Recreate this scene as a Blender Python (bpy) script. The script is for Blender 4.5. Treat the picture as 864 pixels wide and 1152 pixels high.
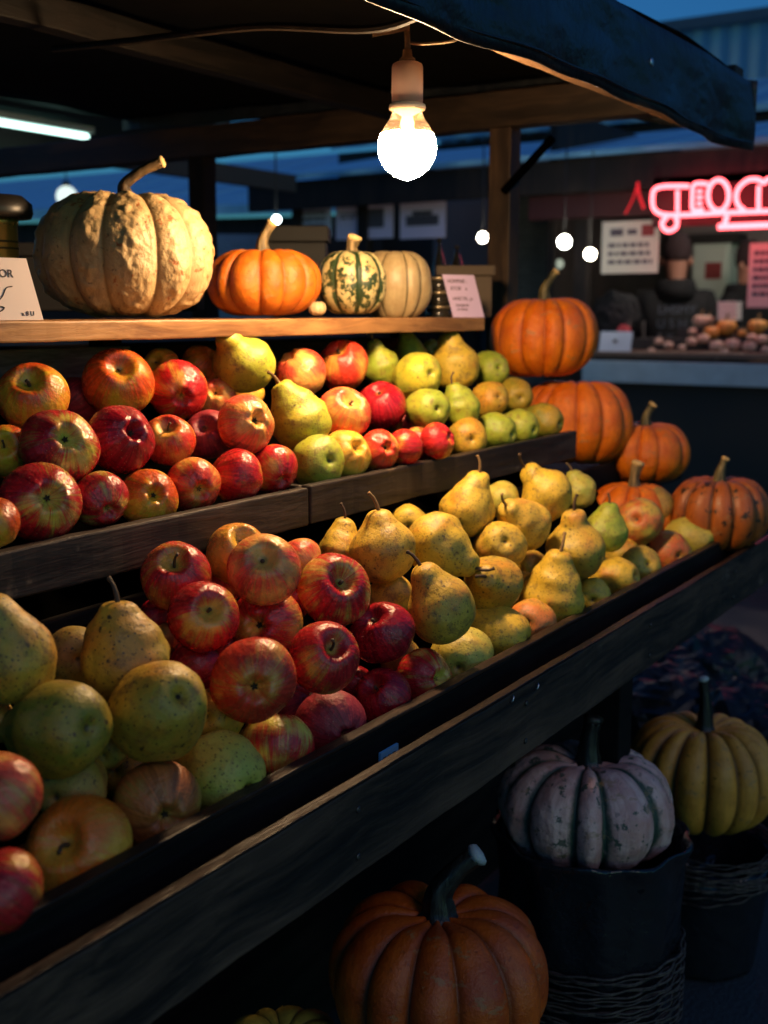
import bpy, bmesh, math, random
from mathutils import Vector, Matrix, Quaternion, noise
R_ = math.radians
random.seed(11)
for o in list(bpy.data.objects): bpy.data.objects.remove(o)
SC = bpy.context.scene; COL = SC.collection
CAMH = 1.38          # everything is laid out round the eye point and lifted by this at the end

# ------------------------------------------------ camera, world, light, exposure
PITCH = math.atan(224/1300); YAW = R_(33); FPX = 1300.0
cam = bpy.data.cameras.new('camera'); camo = bpy.data.objects.new('camera', cam); COL.objects.link(camo)
cam.sensor_fit = 'AUTO'; cam.sensor_width = 36; cam.lens = FPX/1152*36
camo.rotation_euler = (R_(90)-PITCH, 0, YAW-R_(90)); cam.clip_start = .05; cam.clip_end = 400
cam.dof.use_dof = True; cam.dof.focus_distance = 1.42; cam.dof.aperture_fstop = 4.6
SC.camera = camo
W = bpy.data.worlds.new('World'); SC.world = W; W.use_nodes = True
wn = W.node_tree; wn.nodes.clear()
wo = wn.nodes.new('ShaderNodeOutputWorld'); wb = wn.nodes.new('ShaderNodeBackground')
sk = wn.nodes.new('ShaderNodeTexSky'); sk.sky_type = 'NISHITA'; sk.sun_disc = False
sk.sun_elevation = R_(3.0); sk.sun_rotation = R_(200)
wm = wn.nodes.new('ShaderNodeMix'); wm.data_type = 'RGBA'; wm.blend_type = 'MULTIPLY'; wm.inputs[0].default_value = 1
wm.inputs[7].default_value = (.075, .36, 1, 1)
wn.links.new(sk.outputs[0], wm.inputs[6]); wn.links.new(wm.outputs[2], wb.inputs[0]); wn.links.new(wb.outputs[0], wo.inputs[0])
wb.inputs[1].default_value = .21
sl = bpy.data.lights.new('fill_sun', 'SUN'); slo = bpy.data.objects.new('fill_sun', sl); COL.objects.link(slo)
sl.energy = .19; sl.angle = R_(25); sl.color = (1, .80, .74)  # added soft fill from the camera side, apart from the sky's sun
slo.rotation_euler = Vector((.30, .75, -.62)).to_track_quat('-Z', 'Y').to_euler()
SC.view_settings.view_transform = 'Standard'; SC.view_settings.look = 'None'
SC.view_settings.exposure = 0; SC.view_settings.gamma = 1
BULB_E = 500

# ------------------------------------------------ projection helpers
FW = Vector((math.cos(YAW)*math.cos(PITCH), math.sin(YAW)*math.cos(PITCH), -math.sin(PITCH)))
RT = Vector((math.sin(YAW), -math.cos(YAW), 0)); UP = RT.cross(FW)
def ray(px, py): return FW + RT*((px-432)/FPX) + UP*((576-py)/FPX)     # times depth = point
def at(px, py, D): return ray(px, py)*D
def atX(px, py, X): r = ray(px, py); return r*(X/r.x)
def atY(px, py, Y): r = ray(px, py); return r*(Y/r.y)

# ------------------------------------------------ node helpers
class NT:
    def __init__(s, name, rough=.6, spec=.5, metal=0):
        s.m = bpy.data.materials.new(name); s.m.use_nodes = True; s.t = s.m.node_tree
        s.b = s.t.nodes['Principled BSDF']; s.b.inputs['Roughness'].default_value = rough
        s.b.inputs['Specular IOR Level'].default_value = spec; s.b.inputs['Metallic'].default_value = metal
    def n(s, ty, **k):
        x = s.t.nodes.new(ty)
        for a, v in k.items(): setattr(x, a, v)
        return x
    def put(s, sock, v):
        if isinstance(v, bpy.types.NodeSocket): s.t.links.new(v, sock)
        elif isinstance(v, (tuple, list)) and sock.type == 'RGBA': sock.default_value = (*v[:3], 1)
        else: sock.default_value = v
    def math(s, op, a, b=0, c=None, clamp=False):
        x = s.n('ShaderNodeMath', operation=op, use_clamp=clamp); s.put(x.inputs[0], a); s.put(x.inputs[1], b)
        if c is not None: s.put(x.inputs[2], c)
        return x.outputs[0]
    def vm(s, op, a, b):
        x = s.n('ShaderNodeVectorMath', operation=op); s.put(x.inputs[0], a); s.put(x.inputs[1], b); return x.outputs[0]
    def mix(s, f, a, b, mode='MIX'):
        x = s.n('ShaderNodeMix', data_type='RGBA', blend_type=mode); s.put(x.inputs[0], f); s.put(x.inputs[6], a); s.put(x.inputs[7], b); return x.outputs[2]
    def noise(s, vec, scale=5, detail=3, rough=.5, out=0):
        x = s.n('ShaderNodeTexNoise'); s.put(x.inputs['Vector'], vec); x.inputs['Scale'].default_value = scale
        x.inputs['Detail'].default_value = detail; x.inputs['Roughness'].default_value = rough; return x.outputs[out]
    def voro(s, vec, scale=10):
        x = s.n('ShaderNodeTexVoronoi'); s.put(x.inputs['Vector'], vec); x.inputs['Scale'].default_value = scale; return x.outputs['Distance']
    def ramp(s, f, a, b):
        x = s.n('ShaderNodeMapRange', interpolation_type='SMOOTHSTEP'); s.put(x.inputs[0], f); x.inputs[1].default_value = a; x.inputs[2].default_value = b; return x.outputs[0]
    def obj(s):
        return s.n('ShaderNodeTexCoord').outputs['Object']
    def rnd(s):
        return s.n('ShaderNodeObjectInfo').outputs['Random']
    def attr(s, name, out='Fac'):
        return s.n('ShaderNodeAttribute', attribute_name=name).outputs[out]
    def color(s, v): s.put(s.b.inputs['Base Color'], v)
    def bump(s, h, strength=.3, dist=.01):
        x = s.n('ShaderNodeBump'); x.inputs['Strength'].default_value = strength; x.inputs['Distance'].default_value = dist
        s.put(x.inputs['Height'], h); s.t.links.new(x.outputs[0], s.b.inputs['Normal'])

def plain(name, c, rough=.6, metal=0, var=.25, scale=12, bump=.15, spec=.5):
    t = NT(name, rough, spec, metal); o = t.obj(); nz = t.noise(o, scale, 5, .6)
    t.color(t.mix(nz, tuple(x*(1-var) for x in c), tuple(min(1, x*(1+var)) for x in c)))
    t.put(t.b.inputs['Roughness'], t.math('MULTIPLY_ADD', nz, .25, rough-.12))
    if bump: t.bump(nz, bump, .004)
    return t.m
def emit(name, c, s):
    t = NT(name); t.color((0, 0, 0)); t.b.inputs['Emission Color'].default_value = (*c, 1); t.b.inputs['Emission Strength'].default_value = s; return t.m
def wood(name, c1, c2, axis=0, rough=.6, bump=.5, grain=34, wear=.0, wearc=(.3, .2, .12), spec=.4):
    t = NT(name, rough, spec); o = t.obj(); sc = [grain]*3; sc[axis] = grain*.08
    v = t.vm('MULTIPLY', o, tuple(sc)); wp = t.noise(o, 4, 2); v = t.vm('ADD', v, t.vm('MULTIPLY', t.noise(o, 3, 2, .5, 1), (1.6, 1.6, 1.6)))
    g = t.noise(v, 1.0, 6, .65); f = t.noise(v, 5, 3, .6)
    k = t.math('ADD', t.math('MULTIPLY', g, .7), t.math('MULTIPLY', f, .3))
    c = t.mix(t.ramp(k, .36, .66), c1, c2)
    if wear:
        w = t.ramp(t.noise(o, 9, 5, .7), .66-wear, .72); c = t.mix(t.math('MULTIPLY', w, t.ramp(k, .4, .6)), c, wearc)
    c = t.mix(t.math('MULTIPLY', t.ramp(wp, .35, .7), .5), c, tuple(x*.45 for x in c1)); t.color(c)
    t.put(t.b.inputs['Roughness'], t.math('MULTIPLY_ADD', k, .4, rough-.2)); t.bump(k, bump, .004); return t.m

# ------------------------------------------------ object helpers
def link(name, me, m=None, parent=None, smooth=True):
    o = bpy.data.objects.new(name, me); COL.objects.link(o)
    if m: me.materials.append(m)
    if smooth:
        for p in me.polygons: p.use_smooth = True
    if parent is not None: o.parent = parent
    return o
def tag(o, label=None, cat=None, group=None, kind=None):
    for k, v in (('label', label), ('category', cat), ('group', group), ('kind', kind)):
        if v: o[k] = v
    return o
def empty(name, loc, label=None, cat=None, group=None):
    o = bpy.data.objects.new(name, None); COL.objects.link(o); o.location = loc; o.empty_display_size = .02
    return tag(o, label, cat, group)
class MB:
    def __init__(s): s.v = []; s.f = []
    def box(s, a, b):      # corners
        x0, y0, z0 = a; x1, y1, z1 = b; i = len(s.v)
        s.v += [(x, y, z) for x in (x0, x1) for y in (y0, y1) for z in (z0, z1)]
        s.f += [tuple(i+k for k in q) for q in ((0,1,3,2),(4,6,7,5),(0,4,5,1),(2,3,7,6),(0,2,6,4),(1,5,7,3))]; return s
    def hexa(s, pts):      # 4 bottom ring + 4 top ring
        i = len(s.v); s.v += [tuple(p) for p in pts]
        s.f += [tuple(i+k for k in q) for q in ((3,2,1,0),(4,5,6,7),(0,1,5,4),(1,2,6,5),(2,3,7,6),(3,0,4,7))]; return s
    def slab(s, a, b, c, d, n):   # quad abcd extruded by vector n
        return s.hexa([Vector(p) for p in (a, b, c, d)] + [Vector(p)+Vector(n) for p in (a, b, c, d)])
    def lathe(s, prof, seg=32, c=(0, 0, 0), fn=None):
        i = len(s.v); n = len(prof)
        for r, z in prof:
            for k in range(seg):
                a = 2*math.pi*k/seg; p = (r*math.cos(a), r*math.sin(a), z)
                if fn: p = fn(p, a)
                s.v.append((c[0]+p[0], c[1]+p[1], c[2]+p[2]))
        for j in range(n-1):
            for k in range(seg):
                s.f.append((i+j*seg+k, i+j*seg+(k+1) % seg, i+(j+1)*seg+(k+1) % seg, i+(j+1)*seg+k))
        if prof[0][0] > 1e-4: s.f.append(tuple(i+k for k in range(seg))[::-1])
        if prof[-1][0] > 1e-4: s.f.append(tuple(i+(n-1)*seg+k for k in range(seg)))
        return s
    def tube(s, pts, rad, seg=8, ridge=0, closed=False):
        pts = [Vector(p) for p in pts]; n = len(pts); i0 = len(s.v); u = None
        for j, p in enumerate(pts):
            if closed: t = pts[(j+1) % n]-pts[j-1]
            else: t = pts[min(j+1, n-1)]-pts[max(j-1, 0)]
            t.normalize()
            if u is None: u = t.orthogonal().normalized()
            u = (u - t*u.dot(t)).normalized(); w = t.cross(u)
            r = rad[j] if isinstance(rad, (list, tuple)) else rad
            for k in range(seg):
                a = 2*math.pi*k/seg; rr = r*(1+ridge*(1 if k % 2 else -1)); s.v.append(tuple(p+u*math.cos(a)*rr+w*math.sin(a)*rr))
        m = n if closed else n-1
        for j in range(m):
            for k in range(seg):
                a = i0+j*seg; b = i0+((j+1) % n)*seg; s.f.append((a+k, a+(k+1) % seg, b+(k+1) % seg, b+k))
        if not closed: s.f += [tuple(i0+k for k in range(seg))[::-1], tuple(i0+(n-1)*seg+k for k in range(seg))]
        return s
    def mesh(s, name='m'):
        me = bpy.data.meshes.new(name); me.from_pydata(s.v, [], s.f); me.update()
        b = bmesh.new(); b.from_mesh(me); bmesh.ops.recalc_face_normals(b, faces=b.faces); b.to_mesh(me); b.free(); return me
    def build(s, name, m, parent=None, smooth=False, bevel=0):
        o = link(name, s.mesh(name), m, parent, smooth)
        if bevel:
            md = o.modifiers.new('bevel', 'BEVEL'); md.width = bevel; md.segments = 2; md.limit_method = 'ANGLE'
        return o
def curve_pts(keys, n=8):
    K = [Vector(k) for k in keys]; K = [K[0]*2-K[1]]+K+[K[-1]*2-K[-2]]; out = []
    for i in range(1, len(K)-2):
        for j in range(n):
            t = j/n; a, b, c, d = K[i-1:i+3]
            out.append(.5*((2*b)+(c-a)*t+(2*a-5*b+4*c-d)*t*t+(3*b-a-3*c+d)*t**3))
    out.append(K[-2]); return out
def text_mesh(body, size, align='LEFT', ext=.0004):
    cu = bpy.data.curves.new('t', 'FONT'); cu.body = body; cu.size = size; cu.extrude = ext; cu.align_x = align
    o = bpy.data.objects.new('t', cu); COL.objects.link(o); bpy.context.view_layer.update()
    me = bpy.data.meshes.new_from_object(o.evaluated_get(bpy.context.evaluated_depsgraph_get()))
    bpy.data.objects.remove(o); return me
def frame_matrix(origin, right, up):
    r = right.normalized(); n = r.cross(up).normalized(); u = n.cross(r)
    m = Matrix((r, u, n)).transposed().to_4x4(); m.translation = origin; return m
def parent_keep(o, p):
    o.parent = p; o.matrix_parent_inverse = Matrix.Translation(-Vector(p.location)) if p.type == 'EMPTY' else p.matrix_world.inverted()

# ------------------------------------------------ materials
def apple_mat(name, base, over, thr, green=None, dark=.5, rough=.3):
    base = (base[0], base[1]*.95, base[2]*.8); over = (over[0], over[1]*.95, over[2]*1.15); thr -= .02; green = green and (green[0], green[1], green[2]*.5)
    t = NT(name, rough); mer = t.attr('mer', 'Vector'); o = t.obj(); r = t.rnd()
    off = t.n('ShaderNodeCombineXYZ'); t.put(off.inputs[0], t.math('MULTIPLY', r, 57)); t.put(off.inputs[1], t.math('MULTIPLY', r, 31)); t.put(off.inputs[2], t.math('MULTIPLY', r, 83))
    v = t.vm('ADD', t.vm('MULTIPLY', mer, (9, 9, .8)), off.outputs[0]); st = t.noise(v, 1, 4, .6)
    v2 = t.vm('ADD', t.vm('MULTIPLY', mer, (26, 26, 2.2)), off.outputs[0]); st2 = t.noise(v2, 1, 2, .6)
    bl = t.noise(t.vm('ADD', o, off.outputs[0]), .85, 2, .5)
    pole = t.attr('pole')
    k = t.math('ADD', t.math('MULTIPLY', bl, 1.5), t.math('MULTIPLY', st, .55)); k = t.math('ADD', k, t.math('MULTIPLY', st2, .3)); k = t.math('SUBTRACT', k, t.math('MULTIPLY', pole, .35))
    m = t.ramp(k, 1.19+thr-.18, 1.19+thr+.2)
    bb = t.mix(t.ramp(t.noise(t.vm('ADD', o, off.outputs[0]), 2.2, 3), .3, .7), base, green or tuple(x*.8 for x in base))
    oo = t.mix(t.ramp(st, .35, .65), tuple(x*dark for x in over), over)
    c = t.mix(m, bb, oo)
    vo = t.voro(t.vm('ADD', o, off.outputs[0]), 8); sp = t.math('MULTIPLY', t.ramp(vo, .13, .07), .5); c = t.mix(sp, c, (.62, .45, .22))
    c = t.mix(t.ramp(pole, .72, 1), c, t.mix(.5, (.16, .13, .03), bb))
    bz = t.math('MULTIPLY', t.ramp(t.noise(t.vm('ADD', o, off.outputs[0]), 3.3, 4, .65), .66, .74), .45); c = t.mix(bz, c, tuple(x*.35 for x in base))
    t.color(c); t.put(t.b.inputs['Roughness'], t.math('MULTIPLY_ADD', t.noise(o, 4, 4, .6), .34, rough-.15))
    t.bump(t.math('ADD', t.noise(o, 6, 4, .6), t.math('MULTIPLY', sp, .4)), .18, .03)
    t.b.inputs['Subsurface Weight'].default_value = .06; t.b.inputs['Subsurface Radius'].default_value = (.012, .006, .003); return t.m
def pear_mat(name, base, second, blush, bthr=.62, spots=.8, rough=.42, patch=(.2, .13, .04), dots=4.6):
    base, second, blush = [(c[0], c[1], c[2]*.75) for c in (base, second, blush)]
    t = NT(name, rough); o = t.obj(); r = t.rnd()
    off = t.n('ShaderNodeCombineXYZ'); t.put(off.inputs[0], t.math('MULTIPLY', r, 47)); t.put(off.inputs[1], t.math('MULTIPLY', r, 91)); t.put(off.inputs[2], t.math('MULTIPLY', r, 23))
    v = t.vm('ADD', o, off.outputs[0])
    c = t.mix(t.ramp(t.noise(v, 1.1, 4, .6), .36, .64), base, second)
    c = t.mix(t.math('MULTIPLY', t.ramp(t.noise(v, .8, 3, .6), bthr-.12, bthr+.12), .85), c, blush)
    c = t.mix(t.math('MULTIPLY', t.ramp(t.noise(v, 3.0, 6, .78), .50, .64), .75), c, patch)
    c = t.mix(t.math('MULTIPLY', t.ramp(t.noise(v, 9, 5, .7), .5, .75), .35), c, tuple(x*.5 for x in base))
    vo = t.voro(t.vm('ADD', v, t.vm('MULTIPLY', t.noise(v, 6, 2, .5, 1), (.22, .22, .22))), dots)
    msk = t.ramp(t.noise(v, 2.2, 2), .4, .6)
    c = t.mix(t.math('MULTIPLY', t.math('MULTIPLY', t.ramp(vo, .26, .14), msk), spots, clamp=True), c, (.08, .045, .015))
    vo2 = t.voro(v, dots*2.1); c = t.mix(t.math('MULTIPLY', t.ramp(vo2, .27, .14), min(1, spots*.85)), c, (.08, .045, .012))
    c = t.mix(t.ramp(t.attr('pole'), .6, 1), c, (.09, .06, .02))
    t.color(c); t.put(t.b.inputs['Roughness'], t.math('MULTIPLY_ADD', t.noise(v, 5, 4, .6), .35, rough-.15))
    t.bump(t.math('ADD', t.noise(v, 3.2, 5, .6), t.math('MULTIPLY', t.noise(v, 18, 3, .6), .3)), .16, .05)
    t.b.inputs['Subsurface Weight'].default_value = .05; t.b.inputs['Subsurface Radius'].default_value = (.01, .006, .002); return t.m
def squash_mat(name, base, second, groove, gk=(.55, 1), specks=None, sp_thr=.62, sp_scale=8, rough=.42, ns=3, gjit=.0, bump=.3, freck=.25):
    t = NT(name, rough); o = t.obj(); g = t.attr('groove'); mer = t.attr('mer', 'Vector')
    c = t.mix(t.ramp(t.noise(o, ns, 5, .62), .34, .66), base, second)
    c = t.mix(t.math('MULTIPLY', t.ramp(t.noise(t.vm('MULTIPLY', mer, (16, 16, 1.6)), 1, 4, .6), .4, .7), .45), c, tuple(x*.62 for x in base))
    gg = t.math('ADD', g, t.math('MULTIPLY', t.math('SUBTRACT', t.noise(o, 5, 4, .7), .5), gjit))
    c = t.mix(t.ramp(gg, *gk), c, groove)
    if specks:
        s = t.ramp(t.noise(o, sp_scale, 5, .72), sp_thr, sp_thr+.035); c = t.mix(s, c, specks)
    c = t.mix(t.math('MULTIPLY', t.ramp(t.voro(t.vm('ADD', o, t.vm('MULTIPLY', t.noise(o, 7, 2, .5, 1), (.2, .2, .2))), 8), .20, .10), freck), c, tuple(x*.3 for x in second))
    c = t.mix(t.math('MULTIPLY', t.ramp(t.noise(o, 5, 6, .8), .6, .68), .35), c, tuple(x*.45 for x in second))
    sc_ = t.ramp(t.noise(t.vm('MULTIPLY', o, (1, 1, 2.4)), 2.6, 6, .7), .60, .64); c = t.mix(t.math('MULTIPLY', sc_, .5), c, (.34, .20, .08))
    t.color(c); t.put(t.b.inputs['Roughness'], t.math('MULTIPLY_ADD', t.noise(o, 6, 4, .6), .3, rough-.12))
    t.bump(t.math('ADD', t.noise(o, 9, 5, .65), t.math('MULTIPLY', t.noise(o, 34, 3, .6), .3)), bump, .03); return t.m

AM = {
 'red':    apple_mat('apple_red', (.78, .40, .07), (.58, .022, .02), -.20, rough=.24),
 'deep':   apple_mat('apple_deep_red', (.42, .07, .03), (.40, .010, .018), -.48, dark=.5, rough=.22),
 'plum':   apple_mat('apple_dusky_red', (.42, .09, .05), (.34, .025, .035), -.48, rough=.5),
 'stripe': apple_mat('apple_striped', (.80, .40, .08), (.66, .05, .02), -.14, dark=.6, rough=.24),
 'orange': apple_mat('apple_orange', (.80, .36, .05), (.68, .10, .015), -.08, green=(.62, .42, .05), rough=.24),
 'cream':  apple_mat('apple_cream_red', (.80, .56, .16), (.54, .018, .02), -.17, green=(.58, .54, .13), rough=.24),
 'peach':  apple_mat('apple_peach', (.88, .46, .12), (.74, .09, .04), -.05, rough=.26),
 'yellow': apple_mat('apple_yellow', (.80, .50, .07), (.80, .30, .04), .08, rough=.26),
 'golden': apple_mat('apple_golden_orange', (.84, .42, .05), (.78, .19, .015), -.12, dark=.75, rough=.26),
 'russet': apple_mat('apple_russet', (.46, .30, .06), (.50, .16, .03), -.1, rough=.4),
}
PM = {
 'yellow': pear_mat('pear_yellow', (.66, .44, .055), (.54, .38, .05), (.58, .22, .04), .64),
 'gold':   pear_mat('pear_gold', (.66, .42, .06), (.50, .36, .06), (.54, .22, .05), .60),
 'ygreen': pear_mat('pear_yellow_green', (.56, .47, .05), (.38, .40, .05), (.46, .34, .05), .68),
 'olive':  pear_mat('pear_olive', (.62, .38, .045), (.38, .28, .04), (.56, .24, .035), .55, 1.0, patch=(.24, .12, .03), dots=3.7),
 'green':  pear_mat('pear_green', (.26, .34, .04), (.38, .39, .05), (.20, .28, .04), .66, .6),
 'pale':   pear_mat('pear_pale_green', (.42, .42, .09), (.56, .46, .10), (.50, .34, .07), .60, .8, patch=(.30, .22, .05), dots=3.7),
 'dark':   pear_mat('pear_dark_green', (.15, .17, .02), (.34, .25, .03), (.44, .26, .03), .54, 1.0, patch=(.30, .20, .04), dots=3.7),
 'brown':  pear_mat('pear_brown', (.46, .28, .06), (.32, .23, .05), (.46, .18, .05), .58, 1.0, .5, patch=(.26, .12, .03), dots=3.7),
 'russet': pear_mat('pear_russet', (.70, .34, .07), (.62, .42, .09), (.58, .15, .05), .5, .8),
 'blush':  pear_mat('pear_blush', (.62, .46, .09), (.48, .42, .08), (.56, .06, .035), .44, .5),
}
M_STEM = plain('stem_brown', (.07, .04, .02), .7, scale=40); M_STEM2 = plain('stem_tan', (.22, .13, .05), .75, scale=40)
M_CALYX = plain('calyx_dark', (.03, .018, .008), .9, scale=60, bump=.5)

# ------------------------------------------------ fruit meshes (unit radius)
def set_attr(me, mer, pole, groove=None):
    a = me.attributes.new('mer', 'FLOAT_VECTOR', 'POINT')
    for i, v in enumerate(mer): a.data[i].vector = v
    a = me.attributes.new('pole', 'FLOAT', 'POINT')
    for i, v in enumerate(pole): a.data[i].value = v
    if groove:
        a = me.attributes.new('groove', 'FLOAT', 'POINT')
        for i, v in enumerate(groove): a.data[i].value = v
def apple_mesh(seed):
    rg = random.Random(seed); N = 44; S = 44; v = []; mer = []; pole = []
    h = rg.uniform(.84, .95); nar = rg.uniform(.08, .2); ph = rg.uniform(0, 6.3); lob = rg.uniform(.012, .04); lop = rg.uniform(-.07, .07); ov = rg.uniform(-.04, .04); top = rg.uniform(.34, .46)
    for j in range(N+1):
        t = math.pi*j/N
        for k in range(S):
            a = 2*math.pi*k/S; rho = math.sin(t)**.92 if 0 < j < N else 0; z = math.cos(t)*h
            s = max(0, -math.cos(t)); rho *= (1-nar*s*s)*(1+ov*math.cos(2*a+ph)); rho *= 1+lob*math.cos(5*a+ph)*(.35+s)
            z += lop*rho*math.cos(a+ph*2)
            r0 = math.sin(t)
            if t < math.pi/2: z -= top*math.exp(-(r0/.30)**2)*h; z += .04*math.exp(-((r0-.45)/.2)**2)*(1+.8*math.cos(3*a+ph))
            else: z += .36*math.exp(-(r0/.26)**2)*(1+.1*math.cos(5*a)); z -= .04*math.exp(-((r0-.36)/.15)**2)*(1+math.cos(5*a+ph))
            v.append((rho*math.cos(a), rho*math.sin(a), z)); mer.append((math.cos(a), math.sin(a), math.cos(t)))
            pole.append(math.exp(-(r0/.26)**2) if t < math.pi/2 else math.exp(-(r0/.2)**2))
    f = [(j*S+k, (j+1)*S+k, (j+1)*S+(k+1) % S, j*S+(k+1) % S) for j in range(N) for k in range(S)]
    me = bpy.data.meshes.new('apple'); me.from_pydata(v, [], f); set_attr(me, mer, pole); me.update()
    for p in me.polygons: p.use_smooth = True
    return me
def pear_mesh(seed, neck=1.0):
    rg = random.Random(seed); S = 44; wob = rg.uniform(-.03, .05); nk = neck
    keys = [(-.80, 0), (-.84, .09), (-.93, .24), (-.90, .50), (-.66, .80), (-.28, .97), (.08, 1.0), (.42, .90-wob), (.74, .70+wob), (1.0, .53+wob), (1.22, .45), (1.4, .37), (1.5, .25), (1.53, .1), (1.50, 0)]
    keys = [(z if z < .1 else .1+(z-.1)*nk, r) for z, r in keys]; prof = curve_pts([(z, r, 0) for z, r in keys], 4)
    bx = rg.uniform(-.16, .16); ph = rg.uniform(0, 6.3); so = Vector((rg.uniform(0, 50), rg.uniform(0, 50), 3)); v = []; mer = []; pole = []
    N = len(prof)-1
    for j, q in enumerate(prof):
        z, r = q.x, max(0, q.y)
        for k in range(S):
            a = 2*math.pi*k/S; p = Vector((r*math.cos(a), r*math.sin(a), z)); s = noise.noise(p*.9+so)*.14+noise.noise(p*2.3+so)*.05
            m = 1+s*(1 if 0 < j < N else 0); bend = bx*max(0, z)**1.6
            v.append((p.x*m+bend*math.cos(ph), p.y*m+bend*math.sin(ph), p.z*(1+s*.4))); mer.append((math.cos(a), math.sin(a), z))
            pole.append(math.exp(-((r)/.16)**2) if z < 0 else math.exp(-(r/.2)**2)*.8)
    f = [(j*S+k, j*S+(k+1) % S, (j+1)*S+(k+1) % S, (j+1)*S+k) for j in range(N) for k in range(S)]
    me = bpy.data.meshes.new('pear'); me.from_pydata(v, [], f); set_attr(me, mer, pole); me.update()
    for p in me.polygons: p.use_smooth = True
    return me, Vector((bx*max(0, 1.5*nk)**1.6*math.cos(ph), bx*max(0, 1.5*nk)**1.6*math.sin(ph), prof[-1].x))
APM = [apple_mesh(i+1) for i in range(9)]
PRM = [pear_mesh(50+i, .82+.06*(i % 4)) for i in range(9)]
def cp(me, m):
    key = me.name+'|'+m.name
    if key not in CACHE:
        c = me.copy(); c.materials.clear(); c.materials.append(m); CACHE[key] = c
    return CACHE[key]
CACHE = {}
def stem_mesh(base, l, r, bend, seed):
    rg = random.Random(seed); a = rg.uniform(0, 6.3); d = Vector((math.cos(a), math.sin(a), 0))*bend; b = Vector(base)
    P = curve_pts([b-Vector((0, 0, .08)), b+Vector((0, 0, l*.35))+d*.15, b+Vector((0, 0, l*.75))+d*.5, b+Vector((0, 0, l))+d], 4)
    n = len(P); return MB().tube(P, [r*(1.25-.5*(i/n)) if i < n-2 else r*1.25 for i in range(n)], 7).mesh('stem')
def calyx_mesh(z, seed):
    m = MB(); rg = random.Random(seed)
    m.lathe([(0, z-.01), (.05, z-.03), (.06, z+.03)], 10)
    for k in range(5):
        a = k*1.257+rg.uniform(-.2, .2); d = Vector((math.cos(a), math.sin(a), 0)); u = d.cross(Vector((0, 0, 1)))
        b = d*.05+Vector((0, 0, z)); i = len(m.v); m.v += [tuple(b+u*.035), tuple(b-u*.035), tuple(b+d*.045+Vector((0, 0, -.05)))]; m.f.append((i, i+1, i+2))
    return m.mesh('calyx')

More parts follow.
